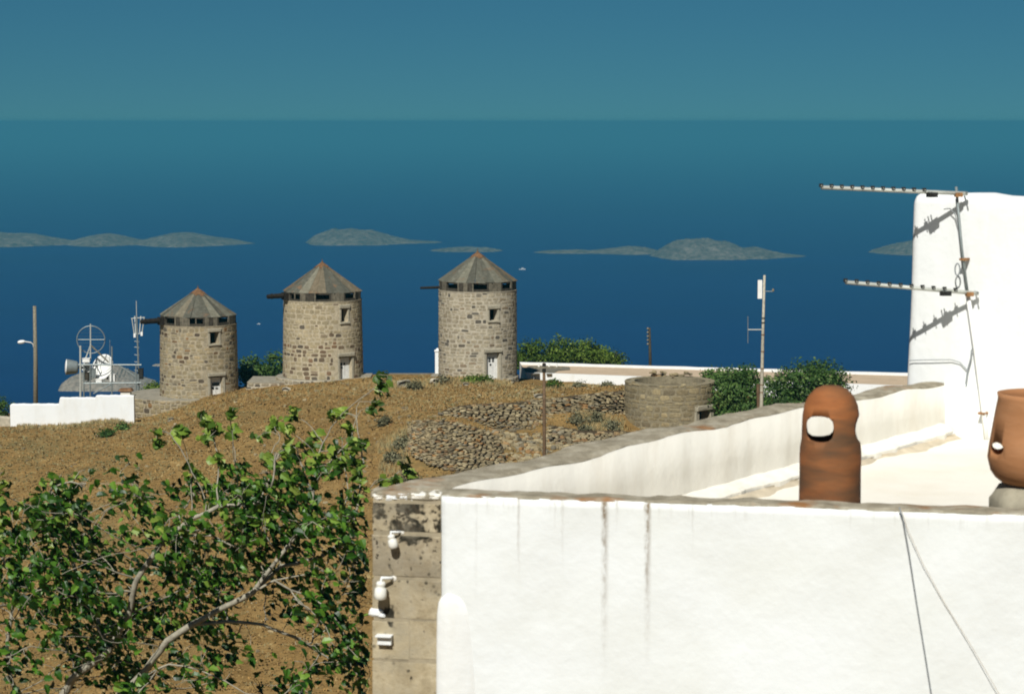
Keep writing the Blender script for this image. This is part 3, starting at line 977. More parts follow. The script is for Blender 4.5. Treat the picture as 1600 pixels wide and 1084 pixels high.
for i in range(n_ + 1):
    t = i / n_
    b = A1.lerp(K, lerp(0.02, 0.985, t))
    z = lerp(ZF - 0.05, ZF + 0.035, t)
    w = 0.12 + 0.012 * math.sin(i * .8) + 0.01 * math.sin(i * 2.3)
    for s, dz in ((-0.02, 0.11), (0.03, 0.10), (w * 0.75, 0.072), (w, 0.05), (w + 0.005, -0.05)):
        p = b + pin * s
        vs.append((p.x, p.y, z + dz + wv(i, 0.004)))
for i in range(n_):
    for k in range(4):
        fs.append((i * 5 + k, (i + 1) * 5 + k, (i + 1) * 5 + k + 1, i * 5 + k + 1))
part('fillet', mb.add(vs, fs), M['whitewash_old'], house, smooth=False)
mb = MB(); vs = []; fs = []  # tan strip on the floor along the fillet
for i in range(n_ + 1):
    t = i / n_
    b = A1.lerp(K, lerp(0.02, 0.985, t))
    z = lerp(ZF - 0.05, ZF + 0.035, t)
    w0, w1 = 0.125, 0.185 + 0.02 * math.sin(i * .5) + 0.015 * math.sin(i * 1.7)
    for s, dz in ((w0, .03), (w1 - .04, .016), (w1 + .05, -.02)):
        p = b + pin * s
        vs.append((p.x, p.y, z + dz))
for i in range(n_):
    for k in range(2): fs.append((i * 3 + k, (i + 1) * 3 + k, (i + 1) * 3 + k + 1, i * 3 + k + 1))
M['floor_tan'] = plain('floor_edge_tan', (0.50, 0.43, 0.32), 0.95, 0.25, 5.0, spec=0.1)
part('tan_strip', mb.add(vs, fs), M['floor_tan'], house)
# swollen plaster buttress at the lower left of the front
mb = MB()
bc = hitplane(715, 1000, A0, fn)
prof_z = [(925, 0.0), (927, 0.035), (932, 0.062), (941, 0.080), (958, 0.090), (1000, 0.094), (1060, 0.097), (1200, 0.10), (1500, 0.11)]
vs, fs = [], []
nn = 16
for py, w in prof_z:
    z = hitplane(715, py, A0, fn).z
    cu = (hitplane(707 + (py - 925) * 0.004, py, A0, fn) - A0).dot(fdir)
    for k in range(nn + 1):
        a = math.pi * k / nn
        su = -math.cos(a)
        su = su if su < 0 else su * 1.9
        out_ = math.sin(a) * w * 0.42 if a < math.pi / 2 else w * 0.42 * math.cos((a - math.pi / 2)) ** 2
        p = A0 + fdir * (cu + su * (w + 0.002)) + fn * ((0.014 if k < nn / 2 else lerp(0.014, -0.02, (k / nn - .5) * 2)) + out_ - (0.03 if k == 0 else 0))
        vs.append((p.x, p.y, z + 0.003 * math.sin(k * 2.0)))
for i in range(len(prof_z) - 1):
    for k in range(nn):
        fs.append((i * (nn + 1) + k, (i + 1) * (nn + 1) + k, (i + 1) * (nn + 1) + k + 1, i * (nn + 1) + k + 1))
part('plaster_buttress', mb.add(vs, fs), M['whitewash'], house, smooth=True)
# remaining outer walls (right side and back), plain
mb = MB()
C0 = K + bdir * 4.8
vs = [at_z(B0, ZB), at_z(C0, ZB), at_z(C0, ZT), at_z(B0, ZT - 0.03), at_z(B0 - fdir * .2, ZB), at_z(C0 - bdir * .2, ZB), at_z(C0 - bdir * .2, ZT), at_z(B0 - fdir * .2, ZT - .03)]
mb.add(vs, [(0, 1, 2, 3), (7, 6, 5, 4), (3, 2, 6, 7), (0, 3, 7, 4), (1, 5, 6, 2)])
part('side_wall', mb, M['whitewash'], house)

# ------------------------------------------------------------------ tall white block behind the terrace
blk = thing('white_block_house', 'tall blank white plastered block rising behind the roof terrace at right', 'house', at_z(K, ZB))
T0, T1 = -0.395, 5.2
zt = P(1500, 305, 18.8).z
vs, fs = [], []
nx, nz_ = 40, 30
rad = 0.075
def blk_pt(s, z):
    return K + bdir * s, z
# front face grid with rounded outer edges (left and top)
grid = []
S = [0, 0.012, 0.03, 0.055, 0.09] + [0.09 + (T1 - T0 - 0.09) * i / 36 for i in range(1, 37)]
H = [0, 0.012, 0.03, 0.055, 0.09] + [0.09 + (zt - ZB - 0.09) * (i / 24) ** 1.5 for i in range(1, 25)]
def rd(x): return rad - math.sqrt(max(0, rad * rad - max(0, rad - x) ** 2)) if x < rad else 0
for j, h_ in enumerate(H):
    for i, s_ in enumerate(S):
        lean = 0.03 * (h_ / 1.6) if h_ < 3 else 0.056
        dep = rd(s_) + rd(h_)
        cut = rd(h_) if s_ < rad else 0
        wavy = 0.008 * math.sin(s_ * 3 + h_ * 2.3) + 0.005 * math.sin(s_ * 9 - h_ * 5)
        p = K + bdir * (T0 + 0.03 - lean + s_ + (0.5 * rd(h_) if i == 0 else 0)) - bn * (dep + wavy)
        top_w = 0.012 * math.sin(s_ * 5) + 0.008 * math.sin(s_ * 13 + 1)
        cr = 0.07
        drop = (cr - math.sqrt(max(0, cr * cr - (cr - s_) ** 2)) if s_ < cr else 0) * max(0, 1 - h_ / 0.35)
        vs.append((p.x, p.y, zt - h_ + (top_w if h_ < .1 else 0) - drop))
ns = len(S)
for j in range(len(H) - 1):
    for i in range(ns - 1):
        fs.append((j * ns + i, (j + 1) * ns + i, (j + 1) * ns + i + 1, j * ns + i + 1))
o = len(vs)
# back edge row for top, left
for i, s_ in enumerate(S):
    p = Vector(vs[i]) - bn * 0.4; vs.append((p.x, p.y, vs[i][2]))
for i in range(ns - 1): fs.append((i, i + 1, o + i + 1, o + i))
o2 = len(vs)
for j in range(len(H)):
    p = Vector(vs[j * ns]) - bn * 0.4; vs.append((p.x, p.y, vs[j * ns][2]))
for j in range(len(H) - 1): fs.append((j * ns, o2 + j, o2 + j + 1, (j + 1) * ns))
part('wall', MB().add(vs, fs), M['whitewash'], blk, smooth=True)
bc_ = K + bdir * ((T0 + T1) / 2 + .05) - bn * 1.9
part('rear_body', MB().box((bc_.x, bc_.y, (zt - .35 + ZB) / 2), T1 - T0 - .1, 3.1, zt - .35 - ZB, math.atan2(bdir.y, bdir.x)), M['whitewash'], blk)
# low plaster step where the older wall ends
mb = MB(); L_, Rr = [], []
for i in range(13):
    px = lerp(1476, 1640, i / 12)
    py = 595 + (px - 1476) * 0.222
    p = hitplane(px, py, K + bn * 0.012, bn)
    q_ = Vector((p.x, p.y, ZF - 0.1))
    L_.append(p + bn * 0.012 + UP * wv(i, 0.006)); Rr.append(q_ + bn * 0.016)
top_in = [p - bn * 0.05 for p in L_]
mb.ribbon(L_, Rr); mb.ribbon(top_in, L_)
part('wall_footing', mb, M['whitewash'], blk)

# ------------------------------------------------------------------ chimney pots
def boolean_cut(obj, cutters):
    for cme in cutters:
        co = bpy.data.objects.new('cutter', cme); col.objects.link(co); co.parent = obj.parent
        md = obj.modifiers.new('cut', 'BOOLEAN'); md.operation = 'DIFFERENCE'; md.object = co; md.solver = 'EXACT'
        bpy.context.view_layer.update()
        dg = bpy.context.evaluated_depsgraph_get()
        me = bpy.data.meshes.new_from_object(obj.evaluated_get(dg))
        obj.modifiers.clear()
        old = obj.data; obj.data = me
        bpy.data.objects.remove(co, do_unlink=True)
    return obj

def shell_lathe(outer, thick, n=48):
    """closed thick shell from an outer profile (r,h), bottom open ring"""
    inner = [(max(0.002, r_ - thick), h_ - (thick if r_ < 0.03 else 0)) for r_, h_ in outer]
    return outer + inner[::-1]

pot = thing('chimney_pot', 'tall sooty terracotta chimney pot with domed top and smoke holes', 'chimney pot', G(1303, 777, ZT) + Vector((0, 0.17, 0)))
pc = Vector(pot.location)
k_ = pc.y / F
rr = 48.5 * k_
LOW = 0.10                                     # the pot stands behind the coping, a little below its top
pc.z -= LOW; pot.location = pc
Hh = 172 * k_ + LOW
prof = [(rr * 1.0, 0.0), (rr * 1.0, Hh * 0.1), (rr * 0.99, Hh * 0.3), (rr * 1.0, Hh * 0.44), (rr * 0.985, Hh * 0.50), (rr * 0.94, Hh * 0.57), (rr * 0.93, Hh * 0.68), (rr * 0.915, Hh * 0.76), (rr * 0.86, Hh * 0.84), (rr * 0.73, Hh * 0.91), (rr * 0.52, Hh * 0.965), (rr * 0.28, Hh * 0.99), (0.001, Hh)]
mb = MB().lathe(shell_lathe(prof, 0.022), (0, 0, 0), 48, close=True)
po_ = link('pot_body', mb.mesh('pot_body', M['terracotta_sooty'], True), pot)
h0 = P(1281, 672, pc.y - rr) - pc
SK = 0.15
cut1 = MB().tube([(h0.x, -rr * 1.6, h0.z), (h0.x, -rr * .2, h0.z), (h0.x, rr * 1.7, h0.z)], 0.086, 20)
for i, v in enumerate(cut1.v):                      # squarish hole
    x, y, z = v
    dx, dz = (x - h0.x) / 0.078, (z - h0.z) / 0.078
    m_ = max(abs(dx), abs(dz), 1e-6); L2 = math.hypot(dx, dz)
    k2 = lerp(1.0, L2 / m_, 0.45) if L2 > 0 else 1
    cut1.v[i] = (h0.x + dx * 0.074 * k2 + SK * (y + rr), y, h0.z + dz * 0.070 * k2 - 0.02 * (y + rr))
h1 = P(1345, 668, pc.y) - pc
cut2 = MB().tube([(rr * 0.35, 0, h1.z), (rr * 1.5, -0.02, h1.z)], [0.10, 0.11], 16)
cut2.v = [(x, y, h1.z + (z - h1.z) * .82) for x, y, z in cut2.v]
boolean_cut(po_, [cut1.mesh('c1', M['terracotta_sooty']), cut2.mesh('c2', M['terracotta_sooty'])])
mb = MB().box((pc.x, pc.y + 0.015, (ZT - LOW - 0.004 + ZF - .1) / 2), rr * 1.75, rr * 1.75, ZT - LOW - 0.004 - (ZF - .1), frz)
part('flue', mb, M['cement_cap'], house)

jar = thing('chimney_jar', 'pale terracotta jar reused as chimney pot, cut by the right picture edge', 'chimney pot', G(1636, 790, ZT) + Vector((0, 0.24, 0)))
jc = Vector(jar.location)
k_ = jc.y / F
rows = [(757, 44), (752, 58), (745, 67), (735, 74), (715, 79), (690, 76), (650, 69.5), (622, 64.5), (614, 66)]
zb = P(1636, 757, jc.y).z - jc.z
prof = [(r_ * k_, P(1636, y_, jc.y).z - jc.z) for y_, r_ in rows]
mb = MB().lathe(shell_lathe(prof, 0.022), (0, 0, 0), 48, close=True)
jo = link('jar_body', mb.mesh('jar_body', M['terracotta'], True), jar)
h0 = P(1566, 702, jc.y - 0.12) - jc
cut = MB().tube([(h0.x - 0.075, -0.30, h0.z + .01), (h0.x + 0.10, 0.40, h0.z - 0.02)], 0.036, 14)
boolean_cut(jo, [cut.mesh('c3', M['terracotta'])])
mb = MB()
zr = zb + 0.012
mb.lathe([(0.001, zr + .012), (44 * k_, zr + .01), (60 * k_, zr - 0.02), (70 * k_, zr - 0.07), (74 * k_, -0.003), (76 * k_, -0.16), (0.001, -0.16)], jc, 28)
mb.v = [(x + 0.006 * math.sin(i), y, z) for i, (x, y, z) in enumerate(mb.v)]
part('stone_base', mb, M['lichen_rock'], jar, smooth=True)
mb = MB().box((jc.x, jc.y + 0.02, (ZT - 0.165 + ZF - .1) / 2), 0.5, 0.5, ZT - 0.165 - (ZF - .1), frz)
part('flue', mb, M['cement_cap'], house)

# ------------------------------------------------------------------ insulators and fittings on the bare corner
def insulator(px, py, scale, label, tilt):
    base = hitplane(px, py, A0, fn) + fn * 0.0
    t = thing('insulator', label, 'insulator', base, 'old porcelain insulators on the stone corner')
    s = scale
    ax = Vector((tilt, 0, 1)).normalized()
    c = base + fn * 0.085 * s
    mb = MB().lathe([(0.002, 0.055), (0.022, 0.055), (0.030, 0.045), (0.030, 0.030), (0.024, 0.022), (0.036, 0.012), (0.040, -0.03), (0.038, -0.055), (0.030, -0.06), (0.002, -0.05)], (0, 0, 0), 18, ax)
    mb.v = [tuple(c + Vector(v) * s) for v in mb.v]
    part('bell', mb, M['porcelain'], t, smooth=True)
    mb = MB().tube([c + ax * 0.05 * s, c + ax * 0.075 * s - fn * 0.01, c + ax * 0.07 * s + fdir * 0.05 * s - fn * 0.04 * s, base + fdir * 0.065 * s + UP * 0.06 * s - fn * 0.02], 0.010 * s, 8)
    part('hook', mb, M['whitewash'], t, smooth=True)
    mb = MB().lathe([(0.002, 0.012), (0.018, 0.012), (0.022, 0.0), (0.022, -0.02)], (0, 0, 0), 12, fn)
    mb.v = [tuple(base + fdir * 0.065 * s + UP * 0.06 * s + Vector(v) * s) for v in mb.v]
    part('wall_plug', mb, M['whitewash_old'], t, smooth=True)
    return t
insulator(617, 842, 0.72, 'upper, smaller white porcelain insulator on the bare stone house corner', -0.22)
insulator(600, 917, 0.95, 'lower, larger white porcelain insulator on the bare stone house corner', 0.05)
b_ = hitplane(603, 998, A0, fn)
t = thing('wall_bracket', 'small white painted bracket below the insulators on the stone corner', 'bracket', b_)
mb = MB(); mb.box(b_ + fn * 0.02, 0.085, 0.045, 0.05, frz); part('plate', mb, M['whitewash'], t)
mb = MB(); mb.box(b_ + fn * 0.035 + UP * 0.030, 0.098, 0.07, 0.008, frz); part('shelf', mb, M['whitewash'], t)
b_ = hitplane(588, 956, A0, fn)
mb = MB(); vs, fs = STONES[3]
mb.add([b_ + fdir * (x * 0.10) + UP * (z * 0.055) + fn * (0.005 + y * 0.014) for x, y, z in vs], fs)
mb.add([b_ + fdir * (0.035 + x * 0.05) + UP * (z * 0.03 - 0.015) + fn * (0.007 + y * 0.012) for x, y, z in vs], fs)
part('plaster_patch', mb, M['whitewash'], house)
# slot beside the buttress, its shade drawn as a black block
b_ = hitplane(686, 972, A0, fn)
mb = MB(); mb.box(b_ + fn * 0.014, 0.012, 0.02, 0.05, frz); part('dark_slot', mb, M['black_plastic'], house)

# cables hanging down the front wall
def wall_cable(name, label, pxs, mat, r, out):
    pts = [hitplane(x, y, A0 + fn * out, fn) for x, y in pxs]
    t = link(name, None)
    bpy.data.objects.remove(t)
    mb = MB().tube(pts, r, 6)
    o = link(name, mb.mesh(name, mat, True, pts[0])); o.location = pts[0]
    return tag(o, label, 'cable')
wall_cable('hanging_cable', 'dark grey steeper cable hanging down the white front wall', [(1405, 792), (1410, 806), (1420, 862), (1432, 940), (1445, 1020), (1457, 1095), (1475, 1200)], M['cable_dark'], 0.0042, 0.050)
wall_cable('hanging_wire', 'thin pale tan wire slanting to the right across the white front wall', [(1408, 794), (1418, 826), (1442, 880), (1475, 940), (1520, 1012), (1566, 1092), (1620, 1190)], M['cable_tan'], 0.0018, 0.046)

# ------------------------------------------------------------------ television aerials on one leaning mast
W0 = K + bn * 0.075
mt = hitplane(1494, 296, W0, bn)
tv = thing('tv_aerial', 'leaning mast with two long rod aerials in front of the white block', 'aerial', hitplane(1543, 700, W0, bn))
mpts = [hitplane(x, y, W0, bn) for x, y in ((1494, 292), (1503, 390), (1512, 458), (1524, 545), (1537, 645), (1542, 692))]
part('mast', MB().tube(mpts[:3], 0.011, 8), M['steel'], tv, smooth=True)
part('lower_mast', MB().tube(mpts[2:], 0.019, 8), M['white_paint'], tv, smooth=True)
def yagi(mp, tip_px, tip_py, n_el, first):
    tip = P(tip_px, tip_py, mp.y + 0.03)
    d = (mp - tip); tail = mp + d.normalized() * 0.09
    bo = part('boom', MB().tube([tip, tail], 0.0165, 8), M['pale_steel'], tv, smooth=True)
    dn = d.normalized(); el = Vector((-dn.y, dn.x, 0)).normalized()
    for i in range(n_el):
        t = i / (n_el - 1) * first
        c = tip.lerp(mp, t)
        ln = lerp(0.045, 0.062, t)
        part('rod', MB().tube([c - el * ln + UP * 0.014, c + el * ln + UP * 0.014], 0.0042, 6), M['pale_steel'], bo)
        part('clip', MB().box(c + UP * 0.016, 0.030, 0.032, 0.030, 0.0), M['black_plastic'], bo)
    # folded dipole with its junction box
    c = tip.lerp(mp, 0.80)
    part('junction_box', MB().box(c - UP * 0.022 + dn * 0.02, 0.085, 0.06, 0.040, 0.1), M['black_plastic'], bo)
    mb = MB()
    for s in (-1, 1):
        mb.tube([c + dn * 0.012 * s - el * 0.075, c + dn * 0.012 * s + el * 0.075], 0.005, 6)
    part('dipole', mb, M['steel'], bo)
    part('clamp', MB().box(mp + dn * 0.015 - UP * 0.012, 0.06, 0.045, 0.035, 0.2), M['rust'], bo)
    part('reflector', MB().tube([mp + dn * 0.075 - el * 0.08 + UP * 0.01, mp + dn * 0.075 + el * 0.08 + UP * 0.01], 0.006, 6), M['steel'], bo)
yagi(hitplane(1495, 302, W0 + bn * 0.03, bn), 1283, 293, 11, 0.76)
yagi(hitplane(1512, 457, W0 + bn * 0.03, bn), 1321, 441, 11, 0.90)
mb = MB()
loop_c = hitplane(1496, 421, W0 + bn * 0.02, bn)
loop = [loop_c + (bdir * math.sin(a) * 0.022 + UP * math.cos(a) * 0.05) for a in [2 * math.pi * k / 14 for k in range(15)]]
mb.tube(loop, 0.006, 6)
part('cable_loop', mb, M['cable_dark'], tv)
mb = MB()
ct = [hitplane(x, y, K + bn * 0.035, bn) for x, y in ((1475, 327), (1484, 326), (1492, 334), (1497, 352), (1500, 380), (1504, 420))]
mb.tube(ct, 0.0045, 6); part('feeder_cable', mb, M['cable_dark'], tv)
mb = MB()
ct = [hitplane(x, y, K + bn * 0.03, bn) for x, y in ((1421, 563), (1450, 562), (1487, 562), (1500, 566), (1511, 578))]
mb.tube(ct, 0.004, 6)
ct = [hitplane(x, y, K + bn * 0.045, bn) for x, y in ((1525, 538), (1518, 548), (1517, 560), (1512, 578), (1509, 600))]
mb.tube(ct, 0.006, 6); part('wall_cable', mb, M['cable_dark'], tv)
for (x, y, w) in ((1507, 405, 0.05), (1537, 645, 0.06)):
    c = hitplane(x, y, K + bn * 0.05, bn)
    part('bracket', MB().box(c, w, 0.10, 0.018, math.atan2(bdir.y, bdir.x)), M['rust'], tv)

# ------------------------------------------------------------------ windmills
MD = 147.0
def polar(phi, r): return Vector((math.sin(phi) * r, -math.cos(phi) * r, 0))

def ring_tower(parent, r0, r1, z0, z1, openings, mat, depth=0.5, nphi=72):
    """thick round wall in parent space with rectangular openings (phi, half_width_m, za, zb)"""
    ang = set(round(2 * math.pi * k / nphi - math.pi, 6) for k in range(nphi))
    zz = set([z0, z1] + [lerp(z0, z1, k / 8) for k in range(9)])
    ops = []
    for ph, hw, za, zb_ in openings:
        rm = lerp(r0, r1, ((za + zb_) / 2 - z0) / (z1 - z0))
        dp = math.asin(hw / rm)
        ops.append((ph - dp, ph + dp, za, zb_))
        ang |= {round(ph - dp, 6), round(ph + dp, 6)}; zz |= {za, zb_}
    ang = sorted(ang); zz = sorted(zz)
    na, nz2 = len(ang), len(zz)
    vs, fs = [], []
    def rr_(z): return lerp(r0, r1, (z - z0) / (z1 - z0))
    for z in zz:
        for a in ang: vs.append(polar(a, rr_(z)) + Vector((0, 0, z)))
    for z in zz:
        for a in ang: vs.append(polar(a, rr_(z) - depth) + Vector((0, 0, z)))
    off = na * nz2
    def blocked(i, j):
        a = (ang[i] + ang[(i + 1) % na]) / 2 if i < na - 1 else math.pi
        z = (zz[j] + zz[j + 1]) / 2
        return any(a0 < a < a1 and za < z < zb_ for a0, a1, za, zb_ in ops)
    for j in range(nz2 - 1):
        for i in range(na):
            i2 = (i + 1) % na
            if blocked(i, j): continue
            fs.append((j * na + i, j * na + i2, (j + 1) * na + i2, (j + 1) * na + i))
            fs.append((off + j * na + i2, off + j * na + i, off + (j + 1) * na + i, off + (j + 1) * na + i2))
            for (ni, nj, e) in ((i - 1, j, 'l'), (i2, j, 'r'), (i, j - 1, 'b'), (i, j + 1, 't')):
                if 0 <= nj < nz2 - 1 and blocked(ni % na, nj):
                    if e == 'l': p, q2 = j * na + i, (j + 1) * na + i
                    if e == 'r': p, q2 = j * na + i2, (j + 1) * na + i2
                    if e == 'b': p, q2 = j * na + i, j * na + i2
                    if e == 't': p, q2 = (j + 1) * na + i, (j + 1) * na + i2
                    fs.append((p, q2, off + q2, off + p))
    for i in range(na):                                   # top ring
        i2 = (i + 1) % na; j = nz2 - 1
        fs.append((j * na + i, j * na + i2, off + j * na + i2, off + j * na + i))
    return link('tower_core', MB().add(vs, fs).mesh('tower_core', mat), parent), ops

def cyl_stones(parent, r0, r1, z0, z1, ops, mat, hm, wm, phi_lo=-math.pi, phi_hi=math.pi, limit=300, proud=0.03, margin=0.16, gap=0.04, zmin=None, mat_fn=None):
    L = (phi_hi - phi_lo) * (r0 + r1) / 2
    def blk_(s, z, w, h):
        ph = phi_lo + s / ((r0 + r1) / 2)
        for a0, a1, za, zb_ in ops:
            mg = (w / 2 + margin) / r0
            if a0 - mg < ph < a1 + mg and za - margin - h / 2 < z < zb_ + margin + h / 2 + 0.08: return True
        return False
    cells = []
    for s, z, w, h in rubble_cells(L, z0, z1, hm, wm, blk_, gap):
        ph = phi_lo + s / ((r0 + r1) / 2)
        r_ = lerp(r0, r1, (z - z0) / (z1 - z0))
        p = polar(ph, r_ - 0.004)
        vis = w * h * max(0.0, math.cos(ph) + 0.05)
        if zmin is not None and z < zmin: vis = 0
        cells.append((p.x, p.y, z, ph, max(w, .05), max(h, .05), proud * random.uniform(.5, 1.3), random.uniform(-.05, .05), vis))
    place_stones(parent, cells, mat, limit, mat_fn=mat_fn)

_sheet = {}
def windmill(cx, hw_top, hw_bot, y_base, y_top, y_eave, y_apex, door_px, door_y, win_px, win_y, beam, stone, mortar, label, door_bits, seed, stone_fn=None, cap_k=0.24):
    random.seed(seed)
    ctr = P(cx, y_base, MD)
    t = thing('windmill', label, 'windmill', ctr, 'stone tower windmills on the ridge')
    px = MD / F
    r1, r0 = hw_top * px, hw_bot * px
    zt_ = P(cx, y_top, MD).z - ctr.z
    ze = P(cx, y_eave, MD).z - ctr.z
    za_ = P(cx, y_apex, MD).z - ctr.z
    z0 = -1.2
    def ang(x): return math.asin((x - cx) * px / r0)
    ph_d = ang((door_px[0] + door_px[1]) / 2); ph_w = ang((win_px[0] + win_px[1]) / 2)
    dwid = (ang(door_px[1]) - ang(door_px[0])) * r0
    wwid = (ang(win_px[1]) - ang(win_px[0])) * r0
    dy = MD - r0 * math.cos(ph_d)
    zd0, zd1 = P(cx, door_y[1], dy).z - ctr.z, P(cx, door_y[0], dy).z - ctr.z
    zw0, zw1 = P(cx, win_y[1], dy).z - ctr.z, P(cx, win_y[0], dy).z - ctr.z
    core, ops = ring_tower(t, r0, r1, z0, zt_, [(ph_d, dwid / 2, zd0, zd1), (ph_w, wwid / 2, zw0, zw1)], mortar)
    cyl_stones(t, r0, r1, z0 + 0.05, zt_ - 0.02, ops, stone, 0.25, 0.40, limit=300, zmin=-0.25, proud=0.015, gap=0.036, mat_fn=stone_fn)
    # dressed surrounds
    for ph, w, zb0, zb1, k in ((ph_d, dwid, zd0, zd1, 'door'), (ph_w, wwid, zw0, zw1, 'window')):
        r_ = lerp(r0, r1, ((zb0 + zb1) / 2 - z0) / (zt_ - z0))
        rz = ph + 0.0
        def at_(s, z, o_): 
            return ctr + polar(ph, r_ * math.cos(math.asin(s / r_)) + o_) + Vector((math.cos(ph), math.sin(ph), 0)) * s + UP * z
        jw = 0.17 if k == 'door' else 0.14
        block('lintel', t, at_(0, zb1 + 0.12, -0.10), w + jw * 2.3, 0.34, 0.23, rz, M['frame_stone'], 0.02, 0.03, seed)
        for s in (-1, 1):
            block('jamb', t, at_(s * (w / 2 + jw / 2 + 0.006), (zb0 + zb1) / 2 - 0.02, -0.11), jw, 0.30, zb1 - zb0 + 0.02, rz, M['frame_stone'], 0.02, 0.03, seed + s)
        if k == 'window':
            block('sill', t, at_(0, zb0 - 0.075, -0.09), w + 0.3, 0.34, 0.13, rz, M['frame_stone'], 0.02, 0.03, seed + 5)
        else:
            dp = at_(0, 0, -0.30)
            c = Vector((dp.x, dp.y, ctr.z + (zb0 + zb1) / 2 - 0.04))
            dr = part('door', MB().box(c, w - 0.03, 0.05, zb1 - zb0 - 0.12, rz), M['white_door'], t)
            nrm = polar(ph, 1.0); tg = Vector((math.cos(ph), math.sin(ph), 0))
            for s in (-1, 0, 1):
                part('batten', MB().box(c + nrm * 0.033 + tg * s * w * 0.30, 0.05, 0.014, zb1 - zb0 - 0.2, rz), M['white_door'], dr)
            for (bx_, bz_, bw_, bh_) in door_bits:
                part('opening', MB().box(c + nrm * 0.045 + tg * bx_ * w + UP * bz_ * (zb1 - zb0), bw_ * w, 0.02, bh_ * (zb1 - zb0), rz), M['dark'], dr)
    # wall top, timber curb with openings
    part('wall_plate', MB().lathe([(r1 - 0.45, zt_ - 0.02), (r1 + 0.02, zt_ - 0.02), (r1 + 0.03, zt_ + 0.05), (r1 - 0.45, zt_ + 0.05)], ctr, 48, close=True), mortar, t)
    part('cap_floor', MB().lathe([(0.01, zt_ + 0.02), (r1 - 0.3, zt_ + 0.02), (r1 - 0.3, zt_ - 0.05), (0.01, zt_ - 0.05)], ctr, 32), M['dark_wood'], t)
    rb = r1 - 0.07
    zb0, zb1 = zt_ + 0.05, ze
    nseg = 16
    offs = R(5 - 11.25)
    for k in range(nseg):
        a0 = offs + 2 * math.pi * k / nseg; a1 = a0 + 2 * math.pi / nseg; am = (a0 + a1) / 2
        wseg = 2 * rb * math.tan(math.pi / nseg)
        p = ctr + polar(am, rb)
        pp = ctr + polar(a0, rb + 0.01)
        part('curb_post', MB().box(pp + UP * (zb0 + zb1) / 2, 0.10, 0.10, zb1 - zb0, a0), M['old_wood_dark'] if k % 3 else M['old_wood'], t)
        if k % 2 == 0 and not (k == 0 and False):
            hgt = (zb1 - zb0) * random.uniform(0.2, 0.38)
            part('curb_board', MB().box(p + UP * (zb0 + hgt / 2), wseg - 0.10, 0.05, hgt, am), M['old_wood_dark'], t)
            if random.random() < 0.6:
                part('curb_stud', MB().box(p + UP * (zb0 + hgt + (zb1 - zb0 - hgt) / 2) + Vector((math.cos(am), math.sin(am), 0)) * random.uniform(-.1, .1), 0.07, 0.05, zb1 - zb0 - hgt, am), M['old_wood'], t)
        else:
            nb = 3
            for j in range(nb):
                w_ = (wseg - 0.10) / nb
                tg = Vector((math.cos(am), math.sin(am), 0))
                part('curb_board', MB().box(p + tg * (w_ * (j - 1)) + polar(am, random.uniform(0, .015)) + UP * (zb0 + zb1) / 2, w_ - 0.012, 0.05, zb1 - zb0 - 0.01, am), M['old_wood'] if random.random() < .65 else M['old_wood_dark'], t)
    part('curb_ring', MB().lathe([(rb - 0.08, ze - 0.09), (rb + 0.05, ze - 0.09), (rb + 0.05, ze - 0.012), (rb - 0.08, ze - 0.012)], ctr, 16, close=True), M['old_wood_dark'], t)
    # sheet metal roof: eight facets of three sheets
    re = r1 + 0.055
    apex = ctr + UP * za_
    for k in range(8):
        a0 = k * math.pi / 4 - R(3); a1 = a0 + math.pi / 4
        e0, e1 = ctr + polar(a0, re) + UP * ze, ctr + polar(a1, re) + UP * ze
        top0, top1 = apex.lerp(e0, 0.07), apex.lerp(e1, 0.07)
        nrm = (e1 - e0).cross(apex - e0).normalized()
        if nrm.z < 0: nrm = -nrm
        for j in range(3):
            lift = 0.012 * (j % 2) + random.uniform(0, 0.012)
            u0, u1 = j / 3, (j + 1) / 3
            ov = 0.02
            p0, p1 = e0.lerp(e1, max(0, u0 - ov)), e0.lerp(e1, min(1, u1 + ov))
            dr_ = (e0.lerp(e1, .5) - apex).normalized() * random.uniform(0.0, 0.05)
            p0 = p0 + dr_; p1 = p1 + dr_
            q0, q1 = top0.lerp(top1, u0), top0.lerp(top1, u1)
            vs = []
            for off_ in (lift + 0.012, lift):
                for v in (p0, p1, q1, q0): vs.append(v + nrm * off_)
            part('roof_sheet', MB().add(vs, [(0, 1, 2, 3), (7, 6, 5, 4), (0, 4, 5, 1), (1, 5, 6, 2), (2, 6, 7, 3), (3, 7, 4, 0)]), M['sheet_roof'], t)
    k = cap_k
    vs = [apex + UP * 0.06]
    for j in range(24):
        a = j * math.pi / 12 - R(3)
        ca_k = math.cos(math.pi / 8) / math.cos((a + R(3)) % (math.pi / 4) - math.pi / 8)      # octagon radius
        kk = k * random.uniform(0.72, 1.25)
        vs.append(ctr + polar(a, re * kk * ca_k) + UP * (lerp(za_, ze, kk) + 0.06))
    part('roof_cap', MB().add(vs, [(0, j + 1, (j + 1) % 24 + 1) for j in range(24)]), M['rust_cap'], t)
    part('finial', MB().lathe([(0.06, -0.02), (0.07, 0.05), (0.025, 0.10), (0.02, 0.22), (0.001, 0.23)], apex, 8), M['pole_wood'], t)
    # windshaft
    bphi, blen, br, by = beam
    zb_ = P(cx, by, MD - 1.0).z - ctr.z
    p0 = ctr + UP * (zb_ + 0.10); p1 = ctr + polar(bphi, blen) + UP * zb_
    n8 = [p0.lerp(p1, t_) for t_ in (0, 0.5, 0.75, 0.92, 1.0)]
    part('windshaft', MB().tube(n8, [br, br, br * 1.05, br * 0.95, br * 0.85], 8), M['dark_wood'], t)
